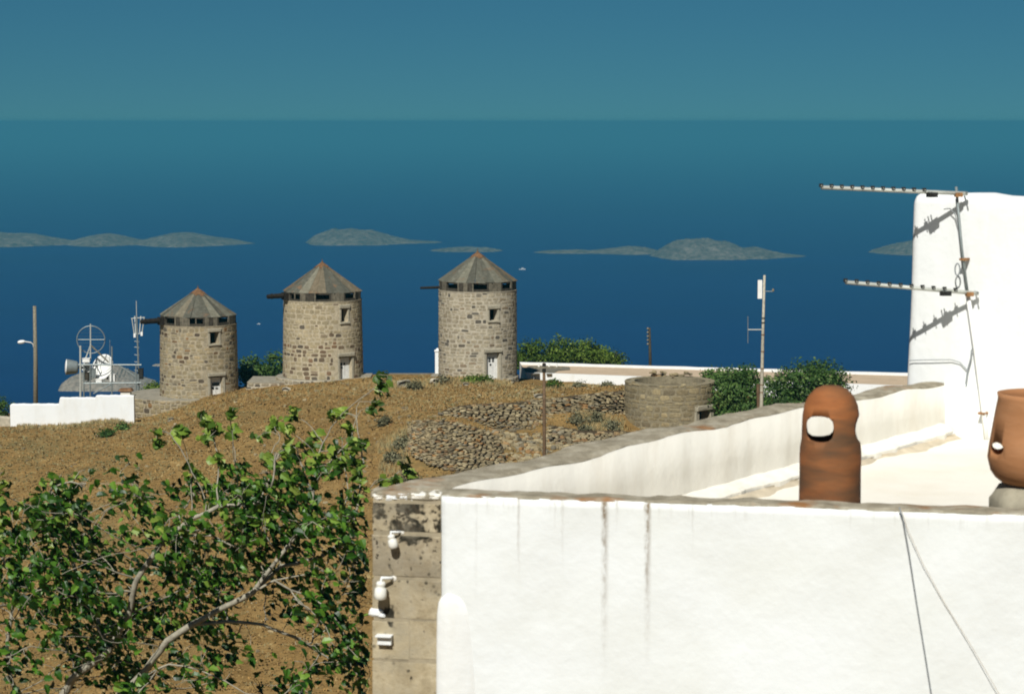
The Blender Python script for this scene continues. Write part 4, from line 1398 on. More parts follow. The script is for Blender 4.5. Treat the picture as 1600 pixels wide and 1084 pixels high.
    if br > 0.12:
        q_ = p0.lerp(p1, r1 / blen * 0.98)
        part('bearing_block', MB().box(q_ + UP * -0.05, 0.75, 0.5, br * 2.9, bphi), M['dark_wood'], t)
        q_ = p0.lerp(p1, 0.9)
        part('shaft_band', MB().tube([q_, p0.lerp(p1, 0.93)], br * 1.12, 8), M['dark_wood'], t)
    return t, ctr, r0, zt_

mill_a, ca_, ra_, _ = windmill(311.5, 59.5, 61.8, 617, 506, 491, 451, (338, 355), (588, 623), (338.5, 350.5), (519, 537), (R(-62), 3.95, 0.17, 501), M['mill_stone'], M['mortar'],
    'leftmost and lowest stone windmill with grey conical roof, beside the telecom platform', [(0.05, 0.16, 0.62, 0.13), (-.2, 0.0, .2, .1), (0.12, -0.02, .22, .05)], 101)
mill_b, cb_, rb_, _ = windmill(505, 61.0, 63.5, 590, 468, 454, 410, (537.5, 554), (557, 594), (540, 549), (482, 503), (R(-62), 3.9, 0.16, 462), M['mill_stone_b'], M['mortar_b'],
    'middle stone windmill with dark windshaft stub and rust topped roof', [(-.26, .2, .16, .12), (.02, .2, .12, .09), (-.22, .06, .16, .06)], 202, lambda z: M['mill_stone_dark'] if random.random() < (.5 if .1 < z < 2.3 else .06) else M['mill_stone_b'], 0.19)
mill_c, cc_, rc_, _ = windmill(746.5, 61.0, 61.8, 588, 453, 438, 394, (762, 781), (551, 593), (766.5, 778.5), (483, 501), (R(-84), 3.78, 0.085, 451), M['mill_stone_pale'], M['mortar_pale'],
    'rightmost stone windmill with pale walls and square window', [(-.18, .28, .16, .05), (.10, .28, .16, .05), (-.18, .2, .16, .05), (.10, .2, .16, .05), (-.10, .07, .14, .06)], 303, None, 0.21)
random.seed(9)

# ------------------------------------------------------------------ stone platforms at the mill feet
def round_platform(label, px, d, r_px, y_top, drop, stone, mortar, name='stone_platform', hm=0.26, wm=0.42):
    c = P(px, y_top, d)
    r_ = r_px * d / F
    t = thing(name, label, 'platform', c - UP * drop)
    part('core', MB().lathe([(r_ - 0.03, -drop - 0.5), (r_, -0.04), (r_ - 0.01, -0.01)], c, 48), mortar, t)
    part('paving', MB().lathe([(0.01, 0.004), (r_ * .5, 0.002), (r_ - 0.02, 0.0), (r_ - 0.01, -0.012)], c, 48), M['paving'], t)
    cells = []
    L = math.pi * r_
    for s, z, w, h in rubble_cells(L, -0.3, drop, hm, wm, None, 0.035):
        ph = -math.pi / 2 + s / r_
        p = polar(ph, r_ - 0.006)
        cells.append((p.x, p.y, z, ph, w, h, 0.035, random.uniform(-.05, .05), w * h))
    place_stones(t, cells, stone, 120)
    return t
round_platform('low round stone platform under the left windmill', 284, 147.2, 88, 615, 1.7, M['mill_stone'], M['mortar'])
round_platform('upper round stone step under the middle windmill', 505, 147.0, 74, 586.5, 0.55, M['mill_stone_pale'], M['mortar_pale'])
round_platform('low stone ledge round the foot of the right windmill', 742, 147.0, 69, 585.5, 0.45, M['mill_stone_pale'], M['mortar_pale'])
# rectangular lower step of the middle mill
def stone_box(name, label, cat, px0, px1, d0, d1, y_top, hgt, stone, mortar, top_mat, limit=150):
    a = P(px0, y_top, d0); b = P(px1, y_top, d0)
    z = a.z
    cx_, L = (a.x + b.x) / 2, b.x - a.x
    t = thing(name, label, cat, (cx_, (d0 + d1) / 2, z - hgt))
    part('core', MB().box((cx_, (d0 + d1) / 2, z - hgt / 2 - 0.2), L - 0.04, d1 - d0 - 0.04, hgt + 0.4), mortar, t)
    part('top_slab', MB().box((cx_, (d0 + d1) / 2, z + 0.02), L, d1 - d0, 0.045), top_mat, t)
    cells = []
    for s, zz_, w, h in rubble_cells(L, -0.2, hgt, 0.25, 0.42, None, 0.035):
        cells.append((-L / 2 + s, -(d1 - d0) / 2 + 0.016, zz_, 0.0, min(w, .9), h, 0.035, random.uniform(-.05, .05), w * h))
    for s, zz_, w, h in rubble_cells(d1 - d0, -0.2, hgt, 0.25, 0.42, None, 0.035):
        cells.append((-L / 2 + 0.016, -(d1 - d0) / 2 + s, zz_, -math.pi / 2, w, h, 0.035, 0, w * h * .2))
    place_stones(t, cells, stone, limit)
    return t
stone_box('stone_step', 'rectangular grey stone step left of the middle windmill', 'platform', 386, 470, 145.0, 148.5, 598, 0.9, M['mill_stone_pale'], M['mortar_pale'], M['paving'])
stone_box('stone_slab', 'small low stone slab right of the middle windmill foot', 'platform', 564, 580, 146.0, 147.5, 588, 0.35, M['mill_stone_pale'], M['mortar_pale'], M['paving'], 20)
stone_box('low_stone_wall', 'dark low stone wall on the ridge between middle and right windmills', 'wall', 608, 678, 149.5, 150.0, 585, 0.6, M['stump_stone'], M['mortar_dim'], M['roof_grey'], 80)

# white gate pillar just left of the right windmill
pp = P(684, 588, 148.0)
t = thing('gate_pillar', 'slim white pillar with capped top beside the right windmill', 'pillar', pp)
top = P(684, 549, 148.0).z
part('shaft', MB().box((pp.x, pp.y, (pp.z - .4 + top) / 2), 0.34, 0.34, top - pp.z + .4), M['whitewash'], t)
part('cap', MB().box((pp.x, pp.y, top + 0.05), 0.42, 0.42, 0.10).box((pp.x, pp.y, top + 0.15), 0.28, 0.28, 0.14, 0, 0, 0.6), M['whitewash'], t)

# ------------------------------------------------------------------ ruined mill stump
SD = 129.5
sc_ = P(1046, 681, SD)
stump = thing('ruined_tower', 'roofless low round stone tower stump with dark doorway', 'tower', sc_)
rs = 71 * SD / F
ztop = P(1046, 594.5, SD).z - sc_.z
ph_d = R(47)
dyp = SD - rs * math.cos(ph_d)
dz0, dz1 = P(1046, 664, dyp).z - sc_.z, P(1046, 641, dyp).z - sc_.z
core, ops = ring_tower(stump, rs, rs * 0.995, -1.0, ztop, [(ph_d, 0.48, dz0 - 0.3, dz1)], M['mortar_dim'], 0.55)
cyl_stones(stump, rs, rs * 0.995, -0.95, ztop - 0.01, ops, M['stump_stone'], 0.29, 0.56, limit=300, proud=0.022, margin=0.2, zmin=-0.3)
def at_s(s, z, o_): return sc_ + polar(ph_d, math.sqrt(rs * rs - s * s) + o_) + Vector((math.cos(ph_d), math.sin(ph_d), 0)) * s + UP * z
block('lintel', stump, at_s(0, dz1 + 0.16, -0.1), 1.55, 0.36, 0.30, ph_d, M['frame_stone'], 0.02, 0.03, 5)
for s in (-1, 1):
    block('jamb', stump, at_s(s * 0.66, (dz0 + dz1) / 2 - 0.1, -0.1), 0.33, 0.34, dz1 - dz0 + 0.2, ph_d, M['frame_stone'], 0.02, 0.03, 6 + s)
part('rubble_fill', MB().lathe([(0.01, ztop - 0.35), (rs - 0.5, ztop - 0.45)], sc_, 24), M['dry_core'], stump)
cells = []
for i in range(170):                                   # broken crest of the wall
    ph = random.uniform(-math.pi, math.pi)
    back = math.cos(ph - R(172)) > 0.86
    hh_ = random.uniform(-.05, 0.30) if back else random.uniform(-0.06, 0.0)
    if not back and random.random() < .93: continue
    p = polar(ph, rs - random.uniform(0.1, 0.5))
    cells.append((p.x, p.y, ztop + hh_, random.uniform(-.6, .6), random.uniform(.2, .45), random.uniform(.1, .22), random.uniform(.08, .16), random.uniform(-.2, .2), 1 if i < 130 else 0))
place_stones(stump, cells, M['dry_stone'], 130, name='loose_stone')

# ------------------------------------------------------------------ dry stone terrace walls
def dry_wall(label, tops, bots, hm, wm, limit=300):
    """tops/bots: lists of (px,py,depth): the face between them"""
    tp = [P(a[0], a[1], a[2] - 0.8) for a in tops]; bt = [P(a[0], a[1], a[2] - 0.8) for a in bots]
    base = bt[len(bt) // 2]
    t = thing('dry_stone_wall', label, 'wall', base, 'dry stone terrace walls below the right windmill')
    # arc length along the mean line
    mid = [(a + b) / 2 for a, b in zip(tp, bt)]
    S_ = [0]
    for i in range(1, len(mid)): S_.append(S_[-1] + (mid[i] - mid[i - 1]).length)
    def ev(lst, s):
        i = max(0, min(len(S_) - 2, int(np.searchsorted(S_, s) - 1)))
        return lst[i].lerp(lst[i + 1], (s - S_[i]) / (S_[i + 1] - S_[i]))
    L = S_[-1]
    n_ = 60
    mb = MB()
    Tp = [ev(tp, L * i / n_) for i in range(n_ + 1)]; Bt = [ev(bt, L * i / n_) for i in range(n_ + 1)]
    back = Vector((0, 0.35, 0)); sink = Vector((0, 0, -0.35))
    mb.ribbon([a + back * .35 - UP * 0.05 for a in Tp], [b + back * .35 + sink for b in Bt])
    mb.ribbon([a + back * 3.2 - UP * 0.03 for a in Tp], [a + back * .35 - UP * 0.05 for a in Tp])
    part('core', mb, M['dry_core'], t)
    cells = []
    hmax = max((a - b).length for a, b in zip(tp, bt))
    for s, z, w, h in rubble_cells(L, -0.2, hmax + 0.2, hm, wm, None, 0.045, 0.5):
        a, b = ev(tp, s), ev(bt, s)
        H_ = (a - b).length
        v = z / H_
        if v > 1.06 + random.uniform(-.05, .05): continue
        p = b.lerp(a, v)
        a2, b2 = ev(tp, min(L, s + .3)), ev(bt, min(L, s + .3))
        a3, b3 = ev(tp, max(0, s - .3)), ev(bt, max(0, s - .3))
        tg = (a2 + b2 - a3 - b3); ph = math.atan2(tg.y, tg.x)
        p = p - base
        cells.append((p.x, p.y - random.uniform(-.02, .06), p.z, ph + random.uniform(-.35, .35), w * random.uniform(.85, 1.1), h * random.uniform(.85, 1.15), random.uniform(.07, .17), random.uniform(-.22, .22), w * h + 0.001))
    place_stones(t, cells, M['dry_stone'], limit)
    return t
dry_wall('upper grey dry stone terrace wall running to the ruined tower',
    [(676, 652, 126.3), (690, 645, 126.8), (710, 638, 127.4), (740, 634, 128.3), (795, 632, 128.8), (847, 627, 129.6), (900, 620, 130.2), (940, 616, 130.8), (984, 612, 131.0)],
    [(678, 662, 125.6), (690, 664, 125.8), (710, 664, 126.2), (740, 667, 126.6), (795, 676, 126.4), (847, 675, 126.8), (890, 655, 128.4), (940, 646, 129.6), (984, 644, 130.2)], 0.15, 0.34)
dry_wall('lower bulging dry stone bastion wall behind the parapet corner',
    [(641, 668, 123.2), (650, 662, 122.4), (672, 659, 121.6), (705, 662, 120.8), (740, 670, 120.2), (768, 680, 120.0), (786, 700, 119.8)],
    [(634, 700, 121.4), (648, 710, 119.8), (672, 722, 118.4), (705, 731, 117.6), (740, 741, 116.8), (768, 741, 116.6), (792, 738, 117.2)], 0.145, 0.31)
dry_wall('short tumbled row of grey stones at the foot of the ruined tower',
    [(858, 667, 124.6), (885, 671, 124.2), (910, 676, 123.8), (940, 676, 124.0), (975, 676, 124.4), (1000, 682, 124.4)],
    [(858, 682, 123.4), (885, 690, 122.8), (910, 697, 122.2), (940, 697, 122.4), (975, 696, 123.0), (1000, 696, 123.2)], 0.19, 0.34, 80)

# rubble heap and scattered stones (stuff: uncountable)
items = []
def rock_item(p, s, rz=None):
    vi = random.randrange(len(STONES))
    m = Matrix.Translation(p) @ Matrix.Rotation(random.uniform(0, 6.28), 4, 'Z') @ Matrix.Rotation(random.uniform(-.5, .5), 4, 'X') @ Matrix.Diagonal((s * random.uniform(.8, 1.5), s * random.uniform(.35, .55), s * random.uniform(.5, .9), 1))
    return (STONES[vi][0], STONES[vi][1], np.array(m))
pts = []
for i in range(520):
    px, py = random.uniform(770, 905), random.uniform(676, 735)
    d = lerp(125.5, 117.5, (py - 676) / 59) + random.uniform(-.3, .3)
    p = P(px, py, d); pts.append((p.x, p.y, random.choice((.12, .16, .2, .26, .34))))
for i in range(260):
    px, d = random.uniform(560, 960), random.uniform(118, 143)
    p = P(px, 650, d); pts.append((p.x, p.y, random.choice((.08, .1, .14, .2))))
for i in range(420):
    px, d = random.uniform(-50, 640), random.uniform(92, 143)
    p = P(px, 650, d); pts.append((p.x, p.y, random.choice((.06, .08, .1, .14, .2))))
zz = ground_z([p[0] for p in pts], [p[1] for p in pts])
for (x, y, s), z in zip(pts, zz): items.append(rock_item((x, y, z + s * 0.1), s))
o = joined('rubble', items, M['dry_stone'], None)
tag(o, 'loose tan and grey rubble strewn over the slope', kind='stuff')

# boulders by the right mill (countable)
for i, (px, py, d, s, lab) in enumerate([(632, 607, 140, 0.75, 'large pale lichen boulder left of the right windmill'), (681, 600, 141, 0.6, 'pinkish white boulder just left of the right windmill foot'), (797, 593, 143.5, 0.5, 'white boulder at the right foot of the right windmill'), (728, 606, 140, 0.32, 'small whitish stone on the slope below the right windmill'), (447, 613, 141, 0.45, 'low pale rock below the middle windmill step'), (267, 652, 138, 0.3, 'small white stone on the slope below the left windmill'), (842, 622, 131.5, 0.45, 'pale slab lying on the upper terrace wall by the pole')]):
    p = P(px, py, d); z = gz(p.x, p.y)
    vs, fs = stone_variant(10, 0.25, 500 + i)
    r = random.Random(i)
    vs = [(x * s * 1.4, (y - .1) * s * 0.38, (zv + .3) * s * 0.8) for x, y, zv in vs]
    o = link('boulder', MB().add(vs, fs).mesh('boulder', M['lichen_rock'] if i % 3 != 1 else M['mortar_pale'], True))
    o.location = (p.x, p.y, z); o.rotation_euler = (0.1, r.uniform(-.2, .2), math.pi + r.uniform(-.3, .3))
    tag(o, lab, 'boulder', 'boulders on the slope')

# ------------------------------------------------------------------ long flat-roofed building on the right of the ridge
ZR = -17.0
fl, fr_ = G(822, 582.5, ZR), G(1640, 611, ZR)
bl, br_ = G(812, 569.5, ZR), G(1640, 593.2, ZR)
lng = thing('flat_roofed_building', 'long low white building with tan flat roof behind the ruined tower', 'building', at_z(fl, ZR - 2.5))
n_ = 40
def seg(a, b, i): return a.lerp(b, i / n_)
mb = MB()
fl2 = fl + (fr_ - fl) * 0.0
roof_f = [seg(fl, fr_, i) + UP * 0.0 for i in range(n_ + 1)]
roof_b = [seg(bl, br_, i) for i in range(n_ + 1)]
part('roof', MB().ribbon([p - UP * .01 for p in roof_f], [p - UP * .01 for p in roof_b]), M['roof_tan'], lng)
mb = MB()
mb.ribbon([p + UP * (0.02 + wv(i, .015)) for i, p in enumerate(roof_f)], [at_z(p, ZR - 2.6) + Vector((0, -.02, 0)) for p in roof_f])
mb.ribbon([p + Vector((0, 0.22, 0.02)) for p in roof_f], [p + UP * (0.02 + wv(i, .015)) for i, p in enumerate(roof_f)])
part('front_wall', mb, M['whitewash'], lng)
mb = MB()
kb = [p + UP * (0.16 + wv(i, .02)) for i, p in enumerate(roof_b)]
mb.ribbon(kb, [at_z(p, ZR - 0.05) for p in roof_b])
mb.ribbon([p + Vector((0, .3, 0)) for p in kb], kb)
mb.ribbon([p + Vector((0, .3, 0)) for p in kb], [at_z(p, ZR - 2.6) + Vector((0, .3, 0)) for p in roof_b])
part('rear_kerb', mb, M['whitewash'], lng)
mb = MB()
mb.add([at_z(fl, ZR - 2.6), at_z(bl, ZR - 2.6), at_z(bl, ZR + .16), at_z(fl, ZR + 0.02)], [(0, 1, 2, 3)])
part('end_wall', mb, M['whitewash_old'], lng)
# jagged grey patch at the left end of the roof
mb = MB()
a = [G(x, y, ZR + 0.012) for x, y in ((817, 578), (826, 571.5), (850, 571.0), (890, 573.0), (891, 577.5), (872, 579), (862, 584.2), (854, 584), (850, 579.5), (842, 584), (832, 585), (834, 580.5), (822, 582))]
mb.add(a, [tuple(range(len(a)))])
part('grey_patch', mb, M['roof_grey'], lng)

# ------------------------------------------------------------------ stepped white wall on the left
def white_wall_piece(parent, px0, px1, d, y_top, thick, z_bot, name='panel', mat=None):
    a, b = P(px0, y_top, d), P(px1, y_top, d)
    n_ = 12
    vs, fs = [], []
    for i in range(n_ + 1):
        x = lerp(a.x, b.x, i / n_)
        e = 0.05 if i in (0, n_) else 0
        w_ = wv(i + int(px0), .015)
        for (y, z) in ((0, z_bot), (0, a.z - 0.06 - e + w_), (0.04, a.z - e + w_), (thick, a.z - e + w_), (thick, z_bot)):
            vs.append((x, d + y, z))
    for i in range(n_):
        for k in range(4): fs.append((i * 5 + k + 1, i * 5 + k, (i + 1) * 5 + k, (i + 1) * 5 + k + 1))
    fs.append((0, 1, 2, 3, 4)); fs.append(tuple(n_ * 5 + k for k in range(4, -1, -1)))
    return part(name, MB().add(vs, fs), mat or M['whitewash'], parent)
ww = thing('stepped_wall', 'white stepped boundary wall left of the stone platform', 'wall', P(110, 665, 141))
def wall_profile(px):
    return 631 - 10.0 * float(sstep(91.5, 94.0, px)) - 3.5 * float(sstep(148, 151, px)) + 0.25 * math.sin(px * .31) + 0.18 * math.sin(px * .83) + (2.2 * max(0, (18.5 - px) / 3) ** 2 if px < 18.5 else 0)
cols = sorted(set([15.5 + k * 0.5 for k in range(8)] + [19.5 + k * 2.0 for k in range(36)] + [91 + k * 0.5 for k in range(8)] + [96 + k * 2.0 for k in range(26)] + [147.5 + k * .5 for k in range(9)] + [153 + k * 2.0 for k in range(29)]))
vs, fs = [], []
zb_w = P(100, 700, 141).z
for px_ in cols:
    a = P(px_, wall_profile(px_), 141.0)
    dy = 0.02 * math.sin(px_ * .11)
    for (y, z) in ((-.03, zb_w), (0, (a.z * .4 + zb_w * .6)), (0, a.z - 0.07), (0.02, a.z - .02), (0.07, a.z), (0.38, a.z - .01), (0.42, a.z - .06), (0.42, zb_w)):
        vs.append((a.x, 141.0 + y + dy, z))
for i in range(len(cols) - 1):
    for k in range(7): fs.append((i * 8 + k + 1, i * 8 + k, (i + 1) * 8 + k, (i + 1) * 8 + k + 1))
fs.append(tuple(range(8))); fs.append(tuple((len(cols) - 1) * 8 + k for k in range(7, -1, -1)))
part('wall_body', MB().add(vs, fs), M['whitewash'], ww, smooth=False)
lw = thing('low_rubble_wall', 'low whitewashed rubble wall at the far left edge', 'wall', P(0, 670, 141.3))
white_wall_piece(lw, -120, 15.5, 141.3, 651, 0.5, P(0, 700, 141).z, mat=M['mortar_pale'])

# hut roof vent behind the wall
p = P(197, 617, 146)
t = thing('roof_vent', 'small white box with brown tiled lid behind the stepped wall', 'vent', p - UP * 2)
part('box', MB().box((p.x, p.y, p.z - .75), 0.62, 0.6, 2.1), M['whitewash_old'], t)
part('lid', MB().box((p.x, p.y, p.z + 0.36), 0.95, 0.8, 0.16, 0, 0, 0.25), M['rust_cap'], t)

# ------------------------------------------------------------------ telecom platform and its antennas
TD = 150.0
def T(x, y, dd=0.0): return P(x, y, TD + dd)
def tubes(mb, lst, r=0.05):
    for a, b in lst: mb.tube([a, b], r, 6)
    return mb
tf = thing('scaffold_platform', 'galvanised scaffold platform carrying antennas behind the white wall', 'scaffold', T(170, 640))
for dd in (0, 2.2):
    for x, y0 in ((131, 569), (141, 569), (174.8, 541), (212.6, 569)):
        if dd and x == 141: continue
        part('post', MB().tube([T(x, y0 if not dd else 569, dd), T(x, 645, dd)], 0.05, 6), M['steel'], tf)
    part('rail', MB().tube([T(120, 569.8, dd), T(221, 570, dd)], 0.055, 6), M['steel'], tf)
    part('rail', MB().tube([T(130, 599, dd), T(220, 598, dd)], 0.05, 6), M['steel'], tf)
part('post', MB().tube([T(125.6, 540), T(125.6, 645)], 0.065, 6), M['pale_steel'], tf)
part('brace', MB().tube([T(183, 569), T(211, 588)], 0.045, 6), M['steel'], tf)
part('brace', MB().tube([T(146, 615), T(175, 599)], 0.045, 6), M['steel'], tf)
part('brace', MB().tube([T(133, 598), T(174, 572, 2.2)], 0.04, 6), M['steel'], tf)
for x in (131, 150, 174.8, 195, 212.6):
    part('cross_bar', MB().tube([T(x, 570), T(x, 570, 2.2)], 0.04, 6), M['steel'], tf)
part('whip', MB().tube([T(171.6, 531), T(171.6, 569)], 0.018, 6), M['steel'], tf)

rg = thing('ring_antenna', 'thin ring shaped antenna with cross spokes above the scaffold', 'antenna', T(141.5, 569, .4))
c = T(142, 530.6, .4); rp = 21.6 * TD / F
part('ring', MB().tube([c + Vector((math.cos(a) * rp, 0.1 * math.cos(a), math.sin(a) * rp)) for a in [2 * math.pi * k / 40 for k in range(41)]], 0.035, 6), M['steel'], rg)
part('spoke', MB().tube([T(141.4, 506, .4), T(141.4, 562, .4)], 0.045, 6), M['pale_steel'], rg)
part('spoke', MB().tube([T(120.5, 530.6, .4), T(163.5, 530.6, .4)], 0.035, 6), M['steel'], rg)
part('strut', MB().tube([T(142, 538, .4), T(133, 562, .3)], 0.04, 6), M['pale_steel'], rg)
part('strut', MB().tube([T(142.5, 540, .4), T(170, 566, .6)], 0.055, 6), M['roof_grey'] if False else M['pole_grey'], rg)
# grid mesh: thin bars across the ring
mb = MB()
for k in range(-3, 4):
    z = k * rp / 4
    w = math.sqrt(rp * rp - z * z)
    if k: mb.tube([c + Vector((-w, 0, z)), c + Vector((w, 0, z))], 0.004, 4)
part('grid', mb, M['steel'], rg)

dm = thing('drum_antenna', 'short grey drum antenna pointing left at the scaffold edge', 'antenna', T(124, 577, .2))
ax = Vector((-1, -0.25, 0.08)).normalized()
c = T(122, 574, .2); r_ = 12.3 * TD / F
part('drum', MB().lathe([(0.02, 0.0), (r_ * .62, 0.0), (r_ * .8, 0.1), (r_ * .95, .55), (r_, .78), (r_ * .93, .78), (0.01, .80)], c, 24, ax), M['steel'], dm, smooth=False)
part('cover', MB().lathe([(r_ * .98, .785), (r_ * .98, .80), (r_ * .6, .85), (0.005, .87)], c, 24, ax), M['white_paint'], dm, smooth=True)
part('mount', MB().tube([c, c - ax * .4], 0.08, 8), M['old_wood_dark'], dm)

def dish(label, c, r_, ax, mat, inner=None):
    t = thing('dish_antenna', label, 'antenna', c)
    prof = [(r_ * k / 8, 0.32 * r_ * (k / 8) ** 2) for k in range(1, 9)]
    part('reflector', MB().lathe([(0.005, 0)] + prof + [(r_ * 1.0, 0.32 * r_ - .03)] + [(p_, h_ - 0.03) for p_, h_ in prof[::-1]], c, 28, ax), mat, t, smooth=True)
    f_ = c + ax * r_ * .85
    part('feed_horn', MB().tube([f_, f_ + ax * .12], 0.06, 8), M['steel'], t)
    u = ax.orthogonal().normalized(); w = ax.cross(u)
    for k in range(3):
        a = k * 2.094 + .4
        part('feed_arm', MB().tube([c + (u * math.cos(a) + w * math.sin(a)) * r_ * .95 + ax * .3 * r_, f_], 0.02, 4), M['steel'], t)
    part('stand', MB().tube([c - ax * .02, c - ax * .25, c - ax * .25 - UP * .7], 0.07, 8), M['steel'], t)
    return t
dish('large white dish tilted upward on the scaffold', T(164, 575, 1.0), 21.0 * TD / F, Vector((-0.45, -0.75, 0.35)).normalized(), M['white_paint'])
dish('small white dish facing the village beside the large dish', T(136, 574, .8), 8.0 * TD / F, Vector((-0.2, -0.95, 0.05)).normalized(), M['white_paint'])
for (x, y, w, h, lab, mt_) in ((135, 563, 11, 6, 'flat white equipment box on the scaffold rail', 'white_paint'), (146, 583, 7, 13, 'upright grey equipment cabinet on the scaffold', 'steel'), (136, 588, 6, 11, 'dark green equipment cabinet low on the scaffold', 'old_wood_dark'), (176, 590, 8, 11, 'white panel on the scaffold right of the large dish', 'white_paint'), (155, 595, 9, 5, 'small white box on the lower scaffold rail', 'white_paint'), (221, 584, 5.5, 16, 'dark box hung on the aerial mast', 'black_plastic')):
    c = T(x, y, .25); k = TD / F
    t = thing('equipment_box', lab, 'box', c - UP * h * k / 2)
    part('case', MB().box(c, w * k, .35, h * k), M[mt_], t)
    part('lid', MB().box(c + UP * (h * k / 2 + .02), w * k + .05, .40, .035), M[mt_], t)
    part('hatch', MB().box(c + Vector((0, -.18, 0)), w * k * .7, .02, h * k * .7), M[mt_], t)

am = thing('lattice_aerial', 'slim aerial mast with a crown of upright rods beside the left windmill', 'aerial', T(216, 645, .6))
part('mast', MB().tube([T(213, 470, .6), T(213.4, 495, .6)], 0.025, 6), M['pale_steel'], am)
part('lower_mast', MB().tube([T(213.4, 495, .6), T(216, 560, .6), T(217, 645, .6)], 0.06, 8), M['steel'], am)
for (x0, y0, x1, y1) in ((206, 497, 210, 523), (225.6, 495, 221.5, 522), (210.5, 494, 212, 521), (220, 494, 218, 520)):
    part('rod', MB().tube([T(x0, y0, .6 if x0 in (206, 225.6) else 1.1), T(x1, y1, .6)], 0.035, 6), M['pale_steel'], am)
part('crossbar', MB().tube([T(205, 497.5, .6), T(226, 496, .6)], 0.03, 6), M['pale_steel'], am)
part('crossbar', MB().tube([T(209, 522, .6), T(222, 521, .6)], 0.03, 6), M['pale_steel'], am)
for x, y in ((210.5, 524), (221.5, 521.5)):
    part('junction', MB().box(T(x, y, .5), .14, .14, .26), M['white_paint'], am)
for y in (533, 542, 554, 565, 578):
    part('rung', MB().tube([T(210, y, .6), T(217.5, y + 1, .6)], 0.018, 5), M['pale_steel'], am)

# ------------------------------------------------------------------ poles
lp = P(55, 632, 150)
lz = P(55, 478, 150)
st = thing('street_lamp', 'wooden pole with white street lamp on a short arm at left', 'street lamp', (lp.x, lp.y, gz(lp.x, lp.y)))
part('pole', MB().tube([(lp.x, lp.y, gz(lp.x, lp.y) - .2), P(55.5, 560, 150), P(54, 478, 150)], [0.17, 0.14, 0.11], 10), M['pole_grey'], st, smooth=True)
part('arm', MB().tube([P(53, 544, 150), P(52, 538, 150), P(48, 535, 149.9), P(38, 533.5, 149.8)], 0.04, 6), M['white_paint'], st)
ax = Vector((-1, -0.1, -0.12)).normalized()
part('lamp_head', MB().lathe([(0.01, -0.02), (0.07, 0), (0.12, .12), (0.13, .3), (0.09, .44), (0.01, .5)], P(39, 533.5, 149.8), 12, ax), M['white_paint'], st, smooth=True)

p_ = P(850, 700, 100); zg = gz(p_.x, p_.y)
tp_ = thing('utility_pole', 'thin brown wooden pole with short crossarm in front of the terrace walls', 'pole', (p_.x, p_.y, zg))
part('pole', MB().tube([(p_.x, p_.y, zg - .3), P(850.5, 690, 100), P(850, 567, 100)], [0.095, 0.08, 0.065], 8), M['pole_wood'], tp_, smooth=True)
part('pole_top', MB().tube([P(850, 581, 100), P(850.3, 568, 100)], 0.085, 8), M['black_plastic'], tp_)
part('crossarm', MB().box(P(856, 574, 99.93), 1.25, 0.09, 0.09), M['pole_grey'], tp_)
for x in (842, 858, 870):
    part('insulator', MB().lathe([(0.01, .14), (.03, .13), (.035, .07), (.05, .05), (.05, 0), (.01, 0)], P(x, 572.8, 99.93), 10), M['porcelain'], tp_)

p_ = P(1015.5, 575, 163); zg = gz(p_.x, p_.y)
up = thing('utility_pole', 'far wooden pole with spiral insulators behind the tan roof', 'pole', (p_.x, p_.y, zg))
part('pole', MB().tube([(p_.x, p_.y, zg - .3), P(1016, 560, 163), P(1014.5, 512, 163)], [0.13, 0.11, 0.09], 8), M['old_wood_dark'], up, smooth=True)
for y in (514, 520, 526, 532, 538):
    part('insulator', MB().lathe([(0.01, .12), (.06, .1), (.08, 0), (.01, -.02)], P(1012.4, y, 162.9), 8, Vector((-.4, 0, 1))), M['pole_grey'], up)

p_ = P(1188, 660, 112); zg = gz(p_.x, p_.y)
pm = thing('antenna_pole', 'tall banded pole with white panel antenna rising from the bushes', 'pole', (p_.x, p_.y, zg))
part('pole', MB().tube([(p_.x, p_.y, zg - .3), P(1189.5, 640, 112), P(1192, 520, 112), P(1194.5, 430, 112)], [0.11, 0.095, 0.075, 0.06], 10), M['mast_wood'], pm, smooth=True)
for y in (496, 503, 522, 548, 575, 600, 612):
    x = 1194.5 - (y - 430) * 0.0245
    part('band', MB().tube([P(x, y, 112), P(x, y + 1.6, 112)], 0.092, 10), M['rust_cap'] if y > 515 else M['black_plastic'], pm)
part('panel_antenna', MB().box(P(1187.3, 452, 111.95), 0.22, 0.12, 0.93), M['white_paint'], pm).rotation_euler = (0, 0, 0)
part('panel_bracket', MB().tube([P(1188, 445, 112), P(1195, 445, 112)], 0.03, 6).tube([P(1188, 460, 112), P(1194, 460, 112)], 0.03, 6), M['steel'], pm)
part('side_arm', MB().tube([P(1195, 455, 112), P(1209, 455.5, 112)], 0.022, 6), M['steel'], pm)
part('wind_cup', MB().lathe([(.01, .12), (.05, .1), (.06, 0), (.01, -.03)], P(1208, 454.5, 112), 8), M['pole_grey'], pm)
part('dipole_arm', MB().tube([P(1169, 515, 112), P(1192, 515, 112)], 0.028, 6), M['pale_steel'], pm)
part('dipole_rod', MB().tube([P(1168.6, 494, 112), P(1168.6, 536, 112)], 0.02, 6), M['steel'], pm)
part('support_post', MB().tube([P(1184.5, 600, 112.2), P(1186, 660, 112.2), (p_.x - .1, p_.y + .2, zg - .2)], 0.09, 8), M['pole_wood'], pm)

